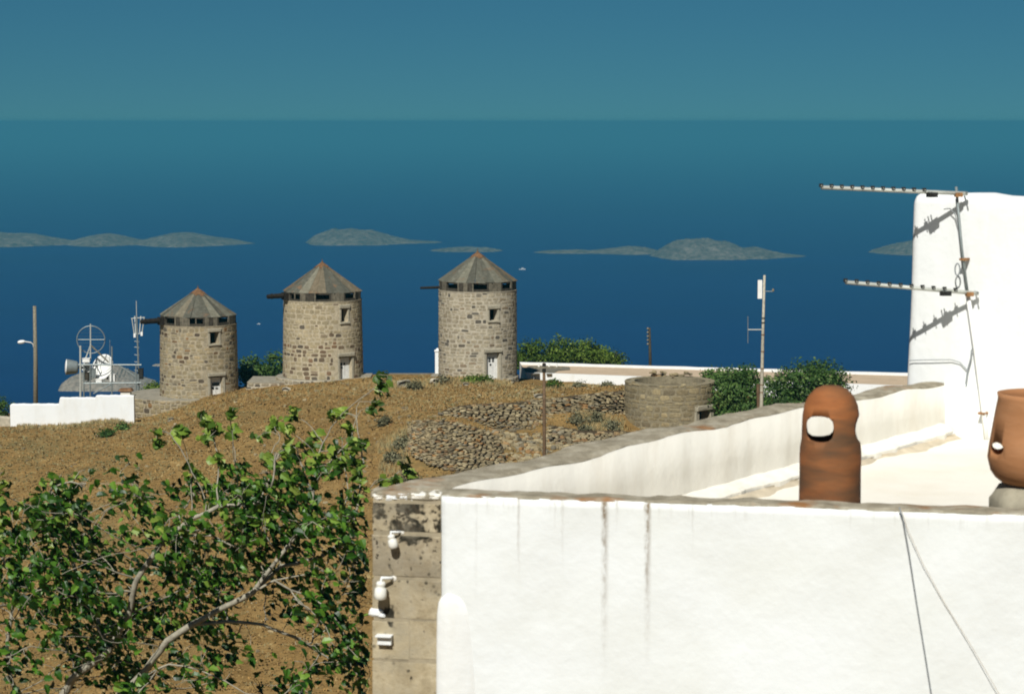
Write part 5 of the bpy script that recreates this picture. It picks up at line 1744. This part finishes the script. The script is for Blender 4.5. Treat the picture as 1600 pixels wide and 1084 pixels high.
# ------------------------------------------------------------------ trees and bushes
def leaf_quads(centers, normals, size, rgen, aspect=0.55):
    n = len(centers)
    nrm = normals / np.linalg.norm(normals, axis=1, keepdims=True)
    a = rgen.normal(size=(n, 3)); u = np.cross(nrm, a); u /= np.linalg.norm(u, axis=1, keepdims=True)
    w = np.cross(nrm, u)
    s = size * rgen.uniform(0.6, 1.35, (n, 1))
    p0 = centers - u * s; p1 = centers + w * s * aspect - u * s * .1; p2 = centers + u * s; p3 = centers - w * s * aspect + u * s * .1
    return np.stack([p0, p1, p2, p3], 1).reshape(-1, 3)

def mesh_quads(name, V, mat, tints):
    n = len(V) // 4
    me = bpy.data.meshes.new(name)
    me.vertices.add(len(V)); me.vertices.foreach_set('co', V.astype(np.float32).ravel())
    me.loops.add(n * 4); me.loops.foreach_set('vertex_index', np.arange(n * 4, dtype=np.int32))
    me.polygons.add(n); me.polygons.foreach_set('loop_start', np.arange(0, n * 4, 4, dtype=np.int32))
    me.materials.append(mat)
    at = me.attributes.new('tint', 'FLOAT', 'POINT'); at.data.foreach_set('value', np.repeat(tints, 4).astype(np.float32))
    me.update(calc_edges=True)
    return me

def bush(name, label, cat, base, lobes, n_clump, per, leaf, mat, group=None, spread=0.2, bias=(0.25, -0.15, 0.5), trunk=True, seed=1):
    """lobes: (center Vector, rx, ry, rz)"""
    r = np.random.default_rng(seed)
    t = thing(name, label, cat, base, group)
    base = Vector(base)
    C, Nn, Tn = [], [], []
    tot = sum(l[1] * l[2] + l[1] * l[3] for l in lobes)
    cl_pts = []
    for c, rx, ry, rz in lobes:
        k = max(3, int(n_clump * (rx * ry + rx * rz) / tot))
        d = r.normal(size=(k, 3)); d /= np.linalg.norm(d, axis=1, keepdims=True)
        rad = r.uniform(0.35, 1.0, (k, 1)) ** 0.5 * r.uniform(.85, 1.12, (k, 1))
        cc = np.array(c) + d * rad * np.array([rx, ry, rz])
        cl_pts.append(cc)
        for q, dd in zip(cc, d):
            m = max(4, int(per * r.uniform(.5, 1.5)))
            off = r.normal(size=(m, 3)) * spread * np.array([1.2, 1.1, .8])
            C.append(q + off)
            nn = dd * .8 + np.array(bias) + r.normal(size=(m, 3)) * .55
            Nn.append(nn)
            Tn.append(np.clip(r.uniform(.05, .75) + r.normal(size=m) * .14, 0.01, .97))
    C = np.concatenate(C) - np.array(base); Nn = np.concatenate(Nn); Tn = np.concatenate(Tn)
    me = mesh_quads('crown', leaf_quads(C, Nn, leaf, r), mat, Tn)
    o = link('crown', me, t)
    if trunk:
        rr2 = random.Random(seed)
        top = lobes[0][0]
        h_ = top.z - base.z
        part('trunk', MB().tube([base - UP * .3, base + Vector((.1, 0, h_ * .35)), base.lerp(top, .6)], [0.16, .12, .08], 8), M['bark'], t)
        mb = MB()
        cl = np.concatenate(cl_pts)
        for c, rx, ry, rz in lobes:
            st_ = base + Vector((.1, 0, h_ * .3))
            mid_ = st_.lerp(c, .5) + Vector((rr2.uniform(-.15, .15), 0, -.1))
            mb.tube([st_, mid_, c], [.09, .06, .03], 6, False)
            for _ in range(9):
                q = Vector(cl[rr2.randrange(len(cl))])
                if (q - c).length < max(rx, rz) * 1.2:
                    mb.tube([mid_.lerp(c, .6), q.lerp(c, .4) + UP * .05, q], [.03, .02, .008], 4, False)
        part('limbs', mb, M['bark'], t)
    return t
def L3(px, py, d, rx, rz, ry=None):
    k = d / F
    return (P(px, py, d), rx * k, (ry or rx) * k, rz * k)

def gbase(px, d):
    p = P(px, 600, d); return Vector((p.x, p.y, gz(p.x, p.y)))
bush('evergreen_tree', 'dark green bushy tree between the left and middle windmills', 'tree', gbase(405, 153), [L3(392, 577, 153, 18, 22), L3(412, 585, 153, 24, 22), L3(430, 571, 153.5, 16, 20), L3(385, 592, 152.5, 14, 14)], 150, 26, 0.11, M['bush_leaf'], 'trees on the ridge', seed=3)
bush('pine_tree', 'bushy light green tree directly beside the right windmill', 'tree', gbase(826, 161), [L3(822, 556, 161, 20, 20), L3(842, 552, 161, 16, 20), L3(812, 562, 161, 14, 14)], 120, 26, 0.10, M['pine_leaf'], 'trees on the ridge', seed=4)
bush('pine_tree', 'tallest rounded light green tree behind the tan roof', 'tree', gbase(878, 162), [L3(878, 548, 162, 24, 22), L3(864, 556, 162, 18, 16), L3(893, 557, 162, 18, 18)], 150, 26, 0.10, M['pine_leaf'], 'trees on the ridge', bias=(.5, -.15, .5), seed=5)
bush('pine_tree', 'middle leaning light green tree behind the tan roof', 'tree', gbase(918, 162), [L3(914, 552, 162, 20, 20), L3(928, 558, 162, 16, 15)], 110, 26, 0.10, M['pine_leaf'], 'trees on the ridge', bias=(.5, -.15, .5), seed=6)
bush('pine_tree', 'lowest tapering light green tree at the right end of the row', 'tree', gbase(950, 162), [L3(943, 556, 162, 18, 17), L3(960, 562, 162, 16, 12)], 90, 26, 0.10, M['pine_leaf'], 'trees on the ridge', bias=(.5, -.15, .5), seed=7)
bush('carob_tree', 'dense dark green tree beside the ruined tower, left of the antenna pole', 'tree', gbase(1155, 128), [L3(1152, 608, 128, 34, 34), L3(1142, 630, 128, 24, 36), L3(1172, 632, 128, 34, 34), L3(1128, 594, 131, 22, 14), L3(1168, 588, 128.5, 22, 16), L3(1142, 654, 128, 24, 20), L3(1180, 652, 128, 30, 20), L3(1112, 583, 132.5, 12, 8)], 460, 27, 0.095, M['bush_leaf'], 'trees in front of the long building', seed=8)
bush('carob_tree', 'dense dark green tree right of the antenna pole behind the parapet', 'tree', gbase(1258, 128), [L3(1258, 602, 128, 46, 34), L3(1222, 606, 128, 28, 32), L3(1288, 592, 128, 36, 28), L3(1310, 606, 128, 20, 18), L3(1240, 634, 127.5, 44, 30), L3(1290, 626, 127.5, 38, 26), L3(1215, 645, 127.5, 28, 24), L3(1275, 578, 128, 18, 12)], 520, 27, 0.095, M['bush_leaf'], 'trees in front of the long building', seed=9)
bush('dark_tree', 'very dark tree at the left picture edge behind the wall', 'tree', gbase(-8, 150), [L3(-6, 638, 150, 20, 18), L3(-30, 628, 150, 24, 22)], 130, 24, 0.11, M['bush_leaf'], 'trees on the ridge', seed=10)
bush('slope_bush', 'green shrub behind the stone platform left of the left windmill', 'bush', P(240, 622, 158) - UP * .6, [L3(243, 607, 158, 12, 9), L3(233, 612, 158, 9, 7)], 60, 22, 0.09, M['pine_leaf'], None, trunk=False, seed=11)
for i, (px, py, d, rx, rz, lab) in enumerate([
    (648, 603, 139, 9, 8, 'grey green shrub beside the large pale boulder'), (693, 598, 141, 11, 7, 'greyish shrub at the left foot of the right windmill'), (738, 598, 141.5, 13, 8, 'wide green shrub directly below the right windmill'), (758, 598, 142, 8, 6, 'small green shrub below the right windmill door'), (865, 596, 142, 9, 9, 'dark green shrub against the long white wall'),
    (905, 599, 141.5, 6, 6, 'thin weed left of the ruined tower against the white wall'), (950, 601, 140.5, 7, 7, 'tall weed beside the ruined tower against the white wall'), (628, 690, 121, 12, 10, 'grey shrub at the left foot of the bastion wall'), (612, 706, 119, 14, 11, 'dark grey shrub below the bastion wall corner'), (640, 720, 115, 16, 12, 'olive shrub above the parapet corner'),
    (690, 735, 112, 22, 14, 'wide olive brown shrub behind the parapet corner'), (905, 652, 126.5, 14, 10, 'dry olive shrub before the upper terrace wall'), (930, 648, 127, 10, 10, 'dark dry shrub near the ruined tower'), (955, 662, 125.5, 14, 12, 'yellowish shrub at the left foot of the ruined tower'), (915, 668, 124.5, 12, 10, 'green dry shrub below the upper terrace wall'),
    (166, 664, 134, 9, 6, 'dark low shrub below the white stepped wall'), (190, 657, 136, 8, 4, 'flat dark shrub at the right end of the white wall'), (600, 668, 127, 8, 8, 'grey shrub on the open slope left of the bastion wall')]):
    b = gbase(px, d)
    c = Vector((b.x, b.y, b.z + rz * d / F * .6))
    k = d / F
    bush('shrub', lab, 'shrub', b, [(c, rx * k, rx * k, rz * k)], 26, 20, 0.085, M['scrub_leaf'] if i not in (2, 3, 4, 15, 16) else M['bush_leaf'] if i in (15, 16) else M['pine_leaf'], 'shrubs on the slope', spread=0.13, trunk=False, seed=40 + i)

# dry scrub covering the hillside
n_t = 118000
px = rng.uniform(-260, 1480, n_t); u = rng.uniform(0, 1, n_t)
d = 84 + (147 - 84) * u ** 0.85
x = (px - 800) / F * d
keep = np.ones(n_t, bool)
for (cx_, cy_, cr_) in [(ca_.x, ca_.y, 3.0), (cb_.x, cb_.y, 3.3), (cc_.x, cc_.y, 3.0), (sc_.x, sc_.y, 2.9), (P(284, 614, 147.2).x, 147.2, 3.8)]:
    keep &= (x - cx_) ** 2 + (d - cy_) ** 2 > cr_ ** 2
keep &= ~((px > 812) & (d > 144 + (1440 - px) / 618 * 7.5 - .4))
keep &= ~((px > 770) & (px < 905) & (d < 126) & (d > 117) & (rng.uniform(0, 1, n_t) < .75))
keep &= ~((px > 640) & (px < 786) & (d < 123) & (d > 117.5))
keep &= ~((px < 215) & (d > 140.5))
keep &= ~((px > 384) & (px < 472) & (d > 144.5))
x, d, px = x[keep], d[keep], px[keep]
z = ground_z(x, d)
n_t = len(x)
patch = np.sin(x * .33 + 1.2) * np.sin(d * .21 + .5) + .6 * np.sin(x * .9 + d * .5) + .4 * np.sin(x * 1.7 - d * 1.1)
sz = rng.uniform(.03, .085, n_t) * (1 + .5 * (rng.uniform(0, 1, n_t) < .06))
V, TT = [], []
base_t = np.clip(.36 + .10 * patch + rng.normal(size=n_t) * .10, 0, 1)
green = rng.uniform(0, 1, n_t) < np.clip(.05 + .10 * (patch > .8) + .38 * ((px < 260) & (d > 122)) + .16 * (px > 600), 0, 1)
base_t = np.where(green, rng.uniform(.68, .97, n_t), np.minimum(base_t, .66))
for k in range(5):
    a = rng.uniform(0, 6.283, n_t)
    wd = sz * rng.uniform(.5, 1.0, n_t)
    lean = sz * rng.uniform(.5, 1.5, n_t)
    hh = sz * rng.uniform(.25, .8, n_t)
    cx_, cy_ = x + rng.normal(size=n_t) * sz * .5, d + rng.normal(size=n_t) * sz * .5
    ux, uy = np.cos(a), np.sin(a)
    p0 = np.stack([cx_ - ux * wd * .5, cy_ - uy * wd * .5, z - .02], -1)
    p1 = np.stack([cx_ + ux * wd * .5, cy_ + uy * wd * .5, z - .02], -1)
    p2 = np.stack([cx_ - uy * lean + ux * wd * .28, cy_ + ux * lean + uy * wd * .28, z + hh], -1)
    p3 = np.stack([cx_ - uy * lean - ux * wd * .30, cy_ + ux * lean - uy * wd * .30, z + hh * .9], -1)
    V.append(np.stack([p0, p1, p2, p3], 1).reshape(-1, 3)); TT.append(np.clip(base_t + rng.normal(size=n_t) * .05, 0, 1))
scrub = link('dry_scrub', mesh_quads('dry_scrub', np.concatenate(V), M['tuft'], np.concatenate(TT)))
tag(scrub, 'dry brown and rusty low scrub covering the hillside', kind='stuff')

# tall dry grass along the walls and the ruined tower
gp = []
for (x0, x1, d0, d1, n_, hm_) in ((905, 975, 124.5, 128, 520, .42), (858, 975, 141.5, 143.5, 420, .30), (600, 700, 139, 143, 300, .22), (690, 800, 140.5, 143.5, 360, .25), (590, 640, 117, 124, 260, .35), (630, 760, 108, 114.5, 620, .40), (20, 215, 138.6, 140.4, 420, .22), (215, 600, 138, 143, 500, .16), (-220, 640, 88, 139, 2300, .13), (600, 860, 128, 142, 700, .14)):
    for _ in range(n_):
        d_ = random.uniform(d0, d1); gp.append(((random.uniform(x0, x1) - 800) / F * d_, d_, hm_ * random.uniform(.4, 1.2)))
gzv = ground_z([g[0] for g in gp], [g[1] for g in gp])
V, TT = [], []
for (x_, y_, h_), z_ in zip(gp, gzv):
    tn = random.choice((.5, .55, .6, .66, .72, .78, .84))
    for k in range(7):
        a = random.uniform(0, 6.28); l_ = random.uniform(.15, .6) * h_; w_ = random.uniform(.010, .022)
        bx_, by_ = x_ + random.gauss(0, .05), y_ + random.gauss(0, .05)
        ux, uy = math.cos(a), math.sin(a)
        hh_ = h_ * random.uniform(.6, 1.1)
        V += [(bx_ - uy * w_, by_ + ux * w_, z_ - .03), (bx_ + uy * w_, by_ - ux * w_, z_ - .03), (bx_ + ux * l_ + uy * w_ * .3, by_ + uy * l_ - ux * w_ * .3, z_ + hh_), (bx_ + ux * l_ - uy * w_ * .3, by_ + uy * l_ + ux * w_ * .3, z_ + hh_)]
        TT.append(min(1, max(0, tn + random.gauss(0, .04))))
dg_ = link('dry_grass', mesh_quads('dry_grass', np.array(V), M['tuft'], np.array(TT)))
tag(dg_, 'tall straw coloured grass along the walls and mill feet', kind='stuff')

# ------------------------------------------------------------------ fig tree in the foreground
random.seed(21)
FD = 27.5
fr = np.random.default_rng(5)
dense = [  # px, py, rx, ry, leaves
    (-50, 840, 40, 36, 40), (-70, 930, 40, 40, 40), (-45, 1010, 40, 40, 36),
    (60, 800, 45, 32, 70), (95, 775, 35, 26, 50), (25, 850, 40, 40, 70), (110, 830, 45, 40, 75), (60, 900, 60, 40, 95), (15, 930, 30, 45, 50), (150, 860, 30, 40, 35),
    (205, 745, 14, 32, 22), (212, 780, 22, 22, 16), (240, 800, 26, 26, 22), (300, 755, 30, 22, 22), (250, 850, 40, 30, 45), (190, 880, 30, 30, 26),
    (310, 850, 45, 40, 80), (360, 770, 35, 30, 50), (400, 760, 45, 30, 65), (440, 780, 40, 30, 60), (390, 810, 45, 30, 70), (340, 900, 45, 35, 75), (280, 910, 45, 40, 70), (400, 860, 40, 34, 60), (450, 840, 45, 34, 70), (500, 800, 42, 34, 50), (540, 830, 38, 40, 60), (560, 880, 30, 34, 45), (500, 880, 40, 30, 40), (555, 790, 24, 28, 24),
    (210, 960, 50, 34, 75), (150, 940, 45, 30, 55), (260, 985, 45, 30, 60), (90, 970, 50, 40, 70), (40, 1040, 40, 40, 45), (140, 1030, 40, 40, 55), (200, 1050, 50, 36, 65), (290, 1040, 34, 24, 24), (345, 1010, 32, 26, 42), (230, 1085, 50, 26, 36), (320, 1075, 34, 16, 14),
    (440, 935, 30, 24, 22), (480, 955, 30, 26, 26), (520, 940, 30, 28, 32), (555, 950, 28, 40, 48), (530, 1010, 40, 34, 50), (560, 1050, 26, 40, 44), (490, 1060, 36, 26, 26), (440, 1070, 30, 18, 14), (515, 720, 30, 16, 20), (480, 745, 26, 20, 22), (455, 735, 20, 24, 22), (330, 780, 22, 16, 16), (100, 900, 45, 30, 40), (420, 905, 36, 24, 26), (170, 1000, 40, 30, 36), (330, 950, 40, 26, 36)]
shoots = [  # (px,py, rx, ry, leaves) airy tops
    (600, 600, 11, 20, 10), (589, 632, 7, 10, 4), (583, 642, 5, 6, 2), (455, 645, 9, 11, 6), (451, 672, 9, 10, 6), (449, 697, 10, 12, 8), (447, 716, 10, 10, 6), (361, 648, 7, 9, 4), (366, 674, 8, 9, 4), (325, 658, 10, 10, 5), (332, 676, 14, 12, 8), (320, 688, 9, 8, 3), (246, 686, 9, 16, 6), (283, 680, 10, 18, 7), (425, 665, 15, 12, 6), (405, 684, 12, 6, 3), (490, 680, 12, 8, 4), (487, 700, 18, 10, 7), (521, 652, 7, 10, 4), (530, 648, 8, 8, 3), (541, 640, 7, 6, 2), (543, 672, 9, 14, 6), (548, 700, 9, 14, 5), (563, 694, 11, 10, 6), (535, 722, 8, 8, 3), (556, 728, 8, 9, 4), (510, 708, 22, 12, 8), (560, 748, 14, 18, 8), (635, 732, 8, 12, 5), (642, 742, 6, 8, 3), (615, 750, 10, 8, 4), (596, 752, 8, 7, 3), (118, 748, 8, 7, 3), (143, 737, 3, 3, 1), (92, 752, 8, 8, 3), (340, 722, 12, 12, 5), (300, 735, 10, 10, 4), (0, 760, 8, 30, 6), (380, 735, 12, 10, 5), (420, 722, 14, 12, 6)]
leaf_pos, leaf_pale = [], []
for lst, pale in ((dense, 0), (shoots, 1)):
    for (x_, y_, rx, ry, n_) in lst:
        dd = FD + fr.uniform(-1.2, 1.4) if not pale else FD + fr.uniform(-.6, .8)
        m = int(n_ * (2.2 if not pale else 2.4))
        # leaves sit in small sprays inside the clump
        k = max(1, m // 5)
        cs = [(x_ + fr.normal() * rx * .62, y_ + fr.normal() * ry * .62, dd + fr.normal() * .5) for _ in range(k)] if not pale else [(x_, y_, dd)]
        for i in range(m):
            c = cs[i % len(cs)]
            if pale: q = (c[0] + fr.uniform(-1, 1) * rx, c[1] + fr.uniform(-1, 1) * ry, c[2] + fr.normal() * .06)
            else: q = (c[0] + fr.normal() * 11, c[1] + fr.normal() * 10, c[2] + fr.normal() * .10)
            if q[0] > 574 and not pale: continue
            leaf_pos.append(P(*q)); leaf_pale.append(pale or (q[1] < 860 and fr.random() < .14))
leaf_np = np.array([tuple(p) for p in leaf_pos])

froot = P(60, 1290, FD)
froot.z = gz(froot.x, froot.y)
fig = thing('fig_tree', 'windblown fig tree with pale grey limbs filling the lower left', 'tree', froot)
def Q(x, y, d=FD): return P(x, y, d)
limbs = [
    [froot - UP * .3, Q(62, 1240), Q(70, 1180), Q(85, 1110), Q(112, 1060, 27.4), Q(168, 1018, 27.2), Q(200, 960, 27.2), Q(212, 905, 27.1), Q(258, 840, 27), Q(300, 810, 27), Q(340, 792, 27), Q(400, 786, 27)],
    [Q(70, 1180), Q(150, 1120, 27.2), Q(215, 1060, 27), Q(262, 1000, 26.8), Q(300, 975, 26.8), Q(358, 945, 26.7), Q(395, 925, 26.6), Q(430, 908, 26.6), Q(470, 900, 26.7)],
    [Q(395, 925, 26.6), Q(420, 890, 26.7), Q(452, 850, 26.8), Q(480, 810, 27), Q(492, 760, 27)],
    [Q(215, 1060, 27), Q(262, 1038, 26.8), Q(310, 1045, 26.7), Q(350, 1065, 26.6), Q(385, 1082, 26.5), Q(440, 1090, 26.5)],
    [Q(300, 975, 26.8), Q(350, 970, 26.9), Q(410, 975, 27), Q(460, 995, 27.1), Q(500, 1020, 27.2)],
    [Q(70, 1180), Q(40, 1110, 27.6), Q(18, 1060, 27.7), Q(10, 1000, 27.8), Q(25, 930, 27.8)],
    [Q(168, 1018, 27.2), Q(150, 960, 27.6), Q(120, 900, 27.8), Q(105, 840, 27.9)],
    [Q(430, 908, 26.6), Q(455, 920, 26.7), Q(480, 930, 26.8)],
    [Q(258, 840, 27), Q(290, 838, 26.9), Q(330, 835, 26.8), Q(360, 850, 26.8)],
    [Q(395, 925, 26.6), Q(440, 885, 26.9), Q(500, 870, 27.1), Q(545, 840, 27.3), Q(560, 790, 27.3)]]
nodes, par = [], []
def add_node(p, pa): nodes.append(np.array(p)); par.append(pa); return len(nodes) - 1
def near(p):
    if not nodes: return -1
    a = np.array(nodes); dd = ((a - np.array(p)) ** 2).sum(1); return int(dd.argmin())
for lb in limbs:
    prev = near(lb[0]) if nodes else add_node(lb[0], -1)
    for a, b in zip(lb[:-1], lb[1:]):
        n_ = max(1, int((b - a).length / 0.16))
        for k in range(1, n_ + 1):
            p = a.lerp(b, k / n_) + Vector((random.uniform(-.012, .012), random.uniform(-.012, .012), random.uniform(-.012, .012)))
            prev = add_node(p, prev)
n_limb = len(nodes)
# space colonisation towards the leaf clusters
attr = leaf_np[fr.choice(len(leaf_np), min(1300, len(leaf_np)), replace=False)]
shoot_idx = [i for i, q in enumerate(leaf_pale) if q]
attr = np.concatenate([attr, leaf_np[shoot_idx]])
alive = np.ones(len(attr), bool)
Nn = np.array(nodes)
best_d = np.full(len(attr), 1e9); best_i = np.zeros(len(attr), int)
def upd(new_idx):
    for i in new_idx:
        dd = np.sqrt(((attr - nodes[i]) ** 2).sum(1))
        m = dd < best_d; best_d[m] = dd[m]; best_i[m] = i
dd = np.sqrt(((attr[:, None, :] - Nn[None, :, :]) ** 2).sum(-1)); best_i = dd.argmin(1); best_d = dd.min(1)
STEP, KILL = 0.11, 0.10
for it in range(70):
    act = alive & (best_d < 3.5)
    if not act.any(): break
    new = []
    by = {}
    for a_i in np.nonzero(act)[0]: by.setdefault(best_i[a_i], []).append(a_i)
    for ni, lst in by.items():
        v = attr[lst] - nodes[ni]
        v = (v / np.linalg.norm(v, axis=1, keepdims=True)).mean(0)
        if par[ni] >= 0:
            g = nodes[ni] - nodes[par[ni]]; v = v + .35 * g / (np.linalg.norm(g) + 1e-9)
        v = v + fr.normal(size=3) * .12 + np.array([0, 0, .05])
        v /= np.linalg.norm(v) + 1e-9
        new.append(add_node(nodes[ni] + v * STEP, ni))
    upd(new)
    alive &= best_d > KILL
rad = np.zeros(len(nodes)); ch = [[] for _ in nodes]
for i, p in enumerate(par):
    if p >= 0: ch[p].append(i)
for i in range(len(nodes) - 1, -1, -1):
    rad[i] = max(0.0055, (sum(rad[c] ** 2.35 for c in ch[i])) ** (1 / 2.35) if ch[i] else 0.0045)
rad = np.minimum(rad * 0.72, 0.13)
# chains
done = np.zeros(len(nodes), bool)
def chain(i):
    out = [i]
    while ch[out[-1]]:
        out.append(max(ch[out[-1]], key=lambda c: rad[c]))
    return out
stack = [0]
mb_twig = MB()
first = True
limb_count = 0
while stack:
    s = stack.pop()
    c = chain(s)
    for i in c:
        for k in ch[i]:
            if k not in c: stack.append(k)
    full = ([par[s]] if par[s] >= 0 else []) + c
    pts = [nodes[i] for i in full]
    rs_ = [rad[i] for i in full]
    if par[s] >= 0: rs_[0] = rs_[1]
    if len(pts) < 2: continue
    if first:
        part('trunk', MB().tube(pts, rs_, 9, False), M['twig'], fig, smooth=True); first = False
    elif rs_[0] > 0.019 and len(pts) > 6:
        part('limb', MB().tube(pts, rs_, 7, False), M['twig'], fig, smooth=True)
    else:
        mb_twig.tube(pts, rs_, 4, False)
tw = part('twigs', mb_twig, M['twig'], fig, smooth=True); tw['kind'] = 'stuff'

def fig_leaf_variant(seed, pale):
    r = random.Random(seed)
    # outline of a lobed leaf along +x, unit length; folded along the midrib and curved
    pts = [(0.0, 0.0), (0.10, 0.22), (0.30, 0.40), (0.46, 0.30), (0.62, 0.36), (0.74, 0.20), (1.0, 0.0)]
    mid = [(0.0, 0), (0.25, 0), (0.5, 0), (0.75, 0), (1.0, 0)]
    fold = r.uniform(0.15, 0.55); curl = r.uniform(0.1, 0.5)
    def lift(x, y): return (x, y * math.cos(fold), abs(y) * math.sin(fold) - curl * x * x)
    up = [(x, y * r.uniform(.85, 1.15)) for x, y in pts]
    dn = [(x, -y * r.uniform(.85, 1.15)) for x, y in pts]
    V, Fc = [], []
    for side in (up, dn):
        o_ = len(V)
        V += [lift(*p) for p in side] + [lift(.25, 0), lift(.55, 0), lift(.78, 0)]
        f = [(0, 1, 7), (1, 2, 7), (2, 3, 8, 7), (3, 4, 8), (4, 5, 9, 8), (5, 6, 9)]
        for t_ in f: Fc.append(tuple(o_ + i for i in (t_ if side is dn else t_[::-1])))
    me = bpy.data.meshes.new('leaf')
    me.from_pydata(V, [], Fc)
    me.materials.append(M['fig_leaf_pale'] if pale else M['fig_leaf'])
    tv_ = r.random()
    return V, Fc, me
LV = [[fig_leaf_variant(i, 0) for i in range(8)], [fig_leaf_variant(50 + i, 1) for i in range(8)]]
def leaf_matrix(p, pale, r):
    # wind from the left: blades trail to the right; faces turn mostly up and to the light
    az = r.normal() * .9 + .1
    el = r.normal() * .45 - (.35 if not pale else .0)
    dx = Vector((math.cos(az) * math.cos(el), math.sin(az) * math.cos(el), math.sin(el)))
    nrm = Vector((r.normal() * .6, -.55 + r.normal() * .6, .75 + r.normal() * .45)).normalized()
    y = nrm.cross(dx).normalized(); z = dx.cross(y).normalized()
    s = r.uniform(.075, .15) if not pale else r.uniform(.10, .165)
    m = Matrix((dx, y, z)).transposed().to_4x4()
    return Matrix.Translation(Vector(p) - dx * s * .5) @ m @ Matrix.Diagonal((s, s * r.uniform(.75, 1.05), s, 1))
order = sorted(range(len(leaf_pos)), key=lambda i: (0 if leaf_pale[i] else 1, leaf_pos[i].y + fr.uniform(0, .5)))
single = set(order[:300])
restd, restp = [], []
off = Vector(fig.location)
for i, p in enumerate(leaf_pos):
    pale = int(bool(leaf_pale[i]))
    m = Matrix.Translation(-off) @ leaf_matrix(p, pale, fr)
    V_, F_, me = LV[pale][fr.integers(8)]
    if i in single:
        o = link('leaf', me, fig); o.matrix_local = m
    else:
        (restp if pale else restd).append((V_, F_, np.array(m)))
o = joined('foliage', restd, M['fig_leaf'], fig); o['kind'] = 'stuff'
if restp:
    o = joined('pale_foliage', restp, M['fig_leaf_pale'], fig); o['kind'] = 'stuff'

# ------------------------------------------------------------------ boats far out
def boat(px, py, length, label):
    c = G(px, py, ZSEA)
    t = thing('boat', label, 'boat', c, 'small boats on the sea')
    Lh = length; W = Lh * .3; Hf = Lh * .13
    vs, fs = [], []
    n_ = 9
    for i in range(n_):
        u = i / (n_ - 1)
        w = W / 2 * (1 - max(0, (u - .45) / .55) ** 2.2) * (0.85 + .15 * min(1, u * 4))
        sheer = Hf * (1 + .45 * u * u)
        x = -Lh / 2 + Lh * u
        vs += [(c.x + x, c.y - w, c.z + sheer), (c.x + x, c.y - w * .6, c.z - .1), (c.x + x, c.y + w * .6, c.z - .1), (c.x + x, c.y + w, c.z + sheer)]
    for i in range(n_ - 1):
        for k in range(3): fs.append((i * 4 + k, (i + 1) * 4 + k, (i + 1) * 4 + k + 1, i * 4 + k + 1))
        fs.append((i * 4 + 3, (i + 1) * 4 + 3, (i + 1) * 4, i * 4))
    fs.append((0, 1, 2, 3))
    part('hull', MB().add(vs, fs), M['white_paint'], t)
    part('cabin', MB().box((c.x + Lh * .05, c.y, c.z + Hf + Lh * .09), Lh * .3, W * .6, Lh * .16, 0, 0, .15), M['white_paint'], t)
    part('windscreen', MB().box((c.x + Lh * .06, c.y - W * .29, c.z + Hf + Lh * .10), Lh * .22, W * .03, Lh * .05), M['black_plastic'], t)
    wk = MB()
    for s in (-1, 1):
        wk.add([(c.x - Lh * .45, c.y + s * W * .2, ZSEA + .12), (c.x - Lh * 3.4, c.y + s * W * 1.2, ZSEA + .12), (c.x - Lh * 3.4, c.y + s * W * .7, ZSEA + .12), (c.x - Lh * .5, c.y, ZSEA + .12)], [(0, 1, 2, 3)])
    return t
boat(816, 421.5, 9.0, 'white motor boat on the sea right of the rightmost windmill roof')
boat(404, 506.5, 3.6, 'tiny white boat on the sea between the left and middle windmills')
